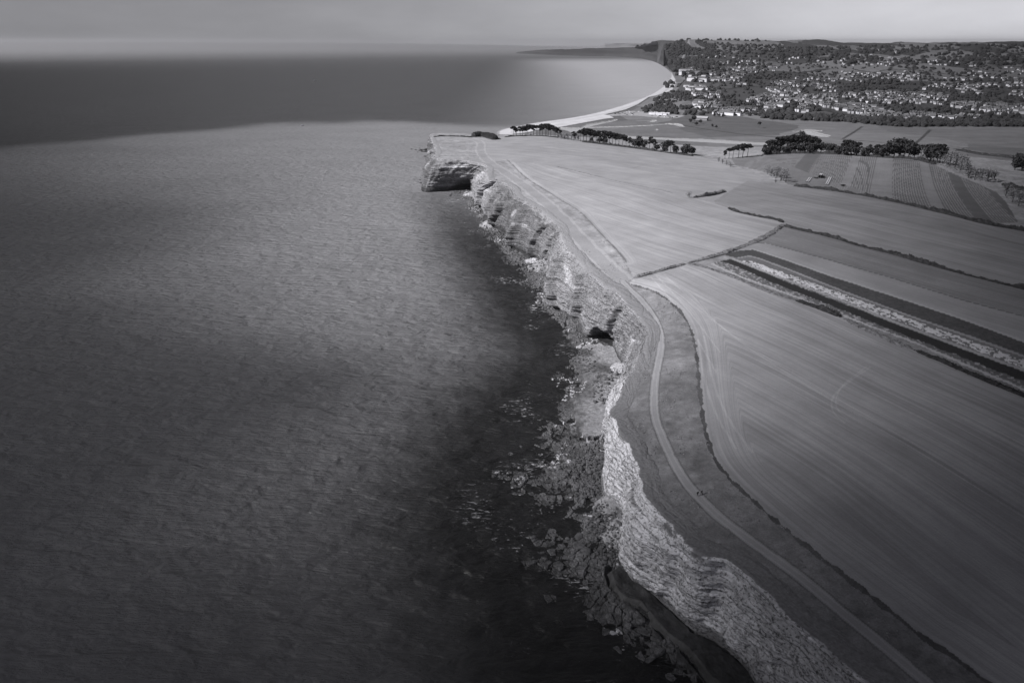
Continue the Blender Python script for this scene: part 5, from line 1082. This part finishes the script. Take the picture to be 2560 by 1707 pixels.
# loose rubble under the cliffs
rng = np.random.default_rng(41); Vr, Fr, o_ = [], [], 0
for pg, n, lo, hi in (([(1448,1130),(1515,1110),(1522,1140),(1505,1200),(1512,1240),(1440,1250),(1430,1180)], 420, .5, 1.5), ([(1480,1260),(1520,1265),(1565,1330),(1560,1400),(1500,1425),(1470,1330)], 300, .4, 1.3), ([(1330,660),(1375,665),(1390,760),(1385,790),(1300,720),(1290,660)], 330, .6, 1.8), ([(1190,500),(1215,530),(1270,590),(1275,630),(1230,620),(1180,540)], 260, .6, 1.8), ([(1480,930),(1570,930),(1560,980),(1520,1020),(1480,1000)], 200, .25, .7), ([(1420,880),(1480,875),(1480,930),(1430,945)], 160, .4, 1.1)):
    pgw = unp(*np.array(pg, float).T, .5); q = rng.uniform(pgw.min(0)[:2], pgw.max(0)[:2], (n*3, 2)); q = q[in_poly(q[:, 0], q[:, 1], pgw)][:n]
    for a in q:
        s_ = rng.uniform(lo, hi)*rng.uniform(.5, 1); v = IV1*(1+rng.uniform(-.3, .3, (len(IV1), 1)))*np.array([s_, s_*rng.uniform(.6, 1), s_*.6])*.8; t = rng.uniform(0, 6.28); cs, sn = math.cos(t), math.sin(t)
        v = np.stack([v[:, 0]*cs-v[:, 1]*sn, v[:, 0]*sn+v[:, 1]*cs, v[:, 2]], 1)+[a[0], a[1], shore_z(*a)+.1]; Vr.append(v); Fr.append(IF1+o_); o_ += len(v)
tag(link('rubble', mesh_np('rubble', np.concatenate(Vr), np.concatenate(Fr), M['boulder'], smooth=False)), 'loose dark rubble strewn along the foot of the cliffs', 'rubble', None, 'stuff')
# dry grass tussocks on the cliff-top turf
rng = np.random.default_rng(43); n = 5200; pgw = np.concatenate([PATH[(PATH[:, 1] < 420)][::2, :2], RIM[(RIM[:, 1] < 420)][::1, :2][::-1][::-1]])
q = rng.uniform([0, 110], [230, 430], (n*6, 2)); dR, _ = dist_pl(q[:, 0], q[:, 1], RIM, 30.); ins_ = in_poly(q[:, 0], q[:, 1], landpoly); q = q[np.isfinite(dR) & ins_ & (dR > 3.5) & (fbm(q[:, 0]/9, q[:, 1]/9, seed=161, o=3) > 0.02)]
dP, _ = dist_pl(q[:, 0], q[:, 1], PATH, 40.); dF, _ = dist_pl(q[:, 0], q[:, 1], FENCE, 60.); q = q[(dP > 2.4) & ~in_poly(q[:, 0], q[:, 1], F1) & ~in_poly(q[:, 0], q[:, 1], F2)][:n]
P = np.concatenate([q, (H(q[:, 0], q[:, 1])+.08)[:, None]], 1); P = np.repeat(P, 3, 0)+rng.normal(0, .16, (len(P)*3, 3))*[1, 1, .4]
v, f = leaves(P, .27); tag(link('tussocks', mesh_np('tussocks', v, f, M['dry'], smooth=False)), 'rough grass tussocks on the cliff-top turf', 'grass', None, 'stuff')

# ------------------------------------------------------------------ two walkers on the footpath
def person(px, py, rz, step, coat_v, label):
    p = hit(px, py)[0]; e = empty('person', tuple(p), rz)
    J = {'pel': (0,0,.95,.13), 'spi': (0,0,1.15,.135), 'che': (0,0,1.36,.15), 'nec': (0,.01,1.50,.055), 'hea': (0,.03,1.60,.085), 'top': (0,.02,1.72,.07)}
    E = [('pel','spi'),('spi','che'),('che','nec'),('nec','hea'),('hea','top')]
    for s, sd_ in ((-1,'l'),(1,'r')):
        a = step*s
        J.update({sd_+'hip': (.1*s,0,.9,.09), sd_+'kne': (.1*s,.20*a+.03,.5,.06), sd_+'ank': (.1*s,.30*a,.09,.04), sd_+'toe': (.11*s,.30*a+.17,.04,.035), sd_+'sho': (.19*s,0,1.42,.06), sd_+'elb': (.24*s,-.14*a,1.15,.045), sd_+'wri': (.23*s,-.18*a+.1,.92,.03), sd_+'pal': (.23*s,-.19*a+.13,.86,.035)})
        E += [('pel',sd_+'hip'),(sd_+'hip',sd_+'kne'),(sd_+'kne',sd_+'ank'),(sd_+'ank',sd_+'toe'),('che',sd_+'sho'),(sd_+'sho',sd_+'elb'),(sd_+'elb',sd_+'wri'),(sd_+'wri',sd_+'pal')]
        for q in range(5):
            b = J[sd_+'pal']; L = (.05,.085,.095,.088,.065)[q]; y0 = (.035,.024,.008,-.008,-.024)[q]
            J[sd_+'f%da' % q] = (b[0], b[1]+y0*1.3, b[2]-.02-L*.45, .009); J[sd_+'f%db' % q] = (b[0]-.012*s, b[1]+y0*1.5+(.02 if q == 0 else .008), b[2]-.02-L, .008); E += [(sd_+'pal', sd_+'f%da' % q), (sd_+'f%da' % q, sd_+'f%db' % q)]
    ks = list(J); me = bpy.data.meshes.new('body'); me.from_pydata([J[k][:3] for k in ks], [(ks.index(a), ks.index(b)) for a, b in E], []); m, t, b_ = mat('walker')
    tcn = N(t, 'ShaderNodeTexCoord'); sp_ = N(t, 'ShaderNodeSeparateXYZ'); t.links.new(tcn.outputs['Object'], sp_.inputs[0]); t.links.new(grey(t, math_(t, 'ADD', .03, math_(t, 'MULTIPLY', math_(t, 'GREATER_THAN', sp_.outputs[2], 1.47), .42))), b_.inputs['Base Color']); me.materials.append(m)
    o = link('body', me, e); o.modifiers.new('skin', 'SKIN'); sv = me.skin_vertices[0].data
    for i, k in enumerate(ks): sv[i].radius = (J[k][3], J[k][3])
    sv[0].use_root = True; s2 = o.modifiers.new('sub', 'SUBSURF'); s2.levels = 1; s2.render_levels = 1
    cm2 = simple('coat', coat_v, .8, .2, 4)
    rings = [(.78,.21,.15),(.95,.20,.145),(1.12,.185,.14),(1.32,.22,.15),(1.44,.19,.12),(1.50,.075,.07)]; V = np.array([[math.cos(t_)*a, math.sin(t_)*b, z_] for z_, a, b in rings for t_ in np.linspace(0, 6.283, 14, endpoint=False)]); gi = np.arange(len(V)).reshape(-1, 14); F = np.stack([gi[:-1], np.roll(gi[:-1], -1, 1), np.roll(gi[1:], -1, 1), gi[1:]], -1).reshape(-1, 4); parts = [(V, F)]
    for s, sd_ in ((-1,'l'),(1,'r')): parts.append(tube([J[sd_+'sho'][:3], J[sd_+'elb'][:3], J[sd_+'wri'][:3]], [.085, .068, .05], 8))
    v, f = joinm(parts); link('coat', mesh_tq('coat', v, f, cm2, True), e)
    hv_ = IV2[IV2[:, 2] > -.2]; v = IV2*np.array([.098, .11, .10])+[0, .01, 1.665]; fs = IF2[(IV2[IF2][:, :, 2].min(1) > -.25) & ~((IV2[IF2][:, :, 1].mean(1) > .45) & (IV2[IF2][:, :, 2].mean(1) < .45))]; v_, f_, _ = compact(v, fs, {}); link('hair', mesh_np('hair', v_, f_, simple('hair'+str(step), .35, .8, .2, 9)), e)
    v = np.array([[0, .125, 1.60], [.015, .10, 1.585], [-.015, .10, 1.585], [0, .10, 1.64]]); link('nose', mesh_tq('nose', v, np.array([[0,1,3,3],[0,3,2,2],[0,2,1,1]]), m), e)
    e.scale = (1.04, 1.04, 1.04); tag(e, label, 'person')
person(1743.5, 1239.5, math.pi+.55, 1, .012, 'person in a black coat walking along the middle of the footpath'); person(1753.5, 1236, math.pi+.5, -.9, .05, 'person in a grey coat walking on the grassy edge of the footpath')
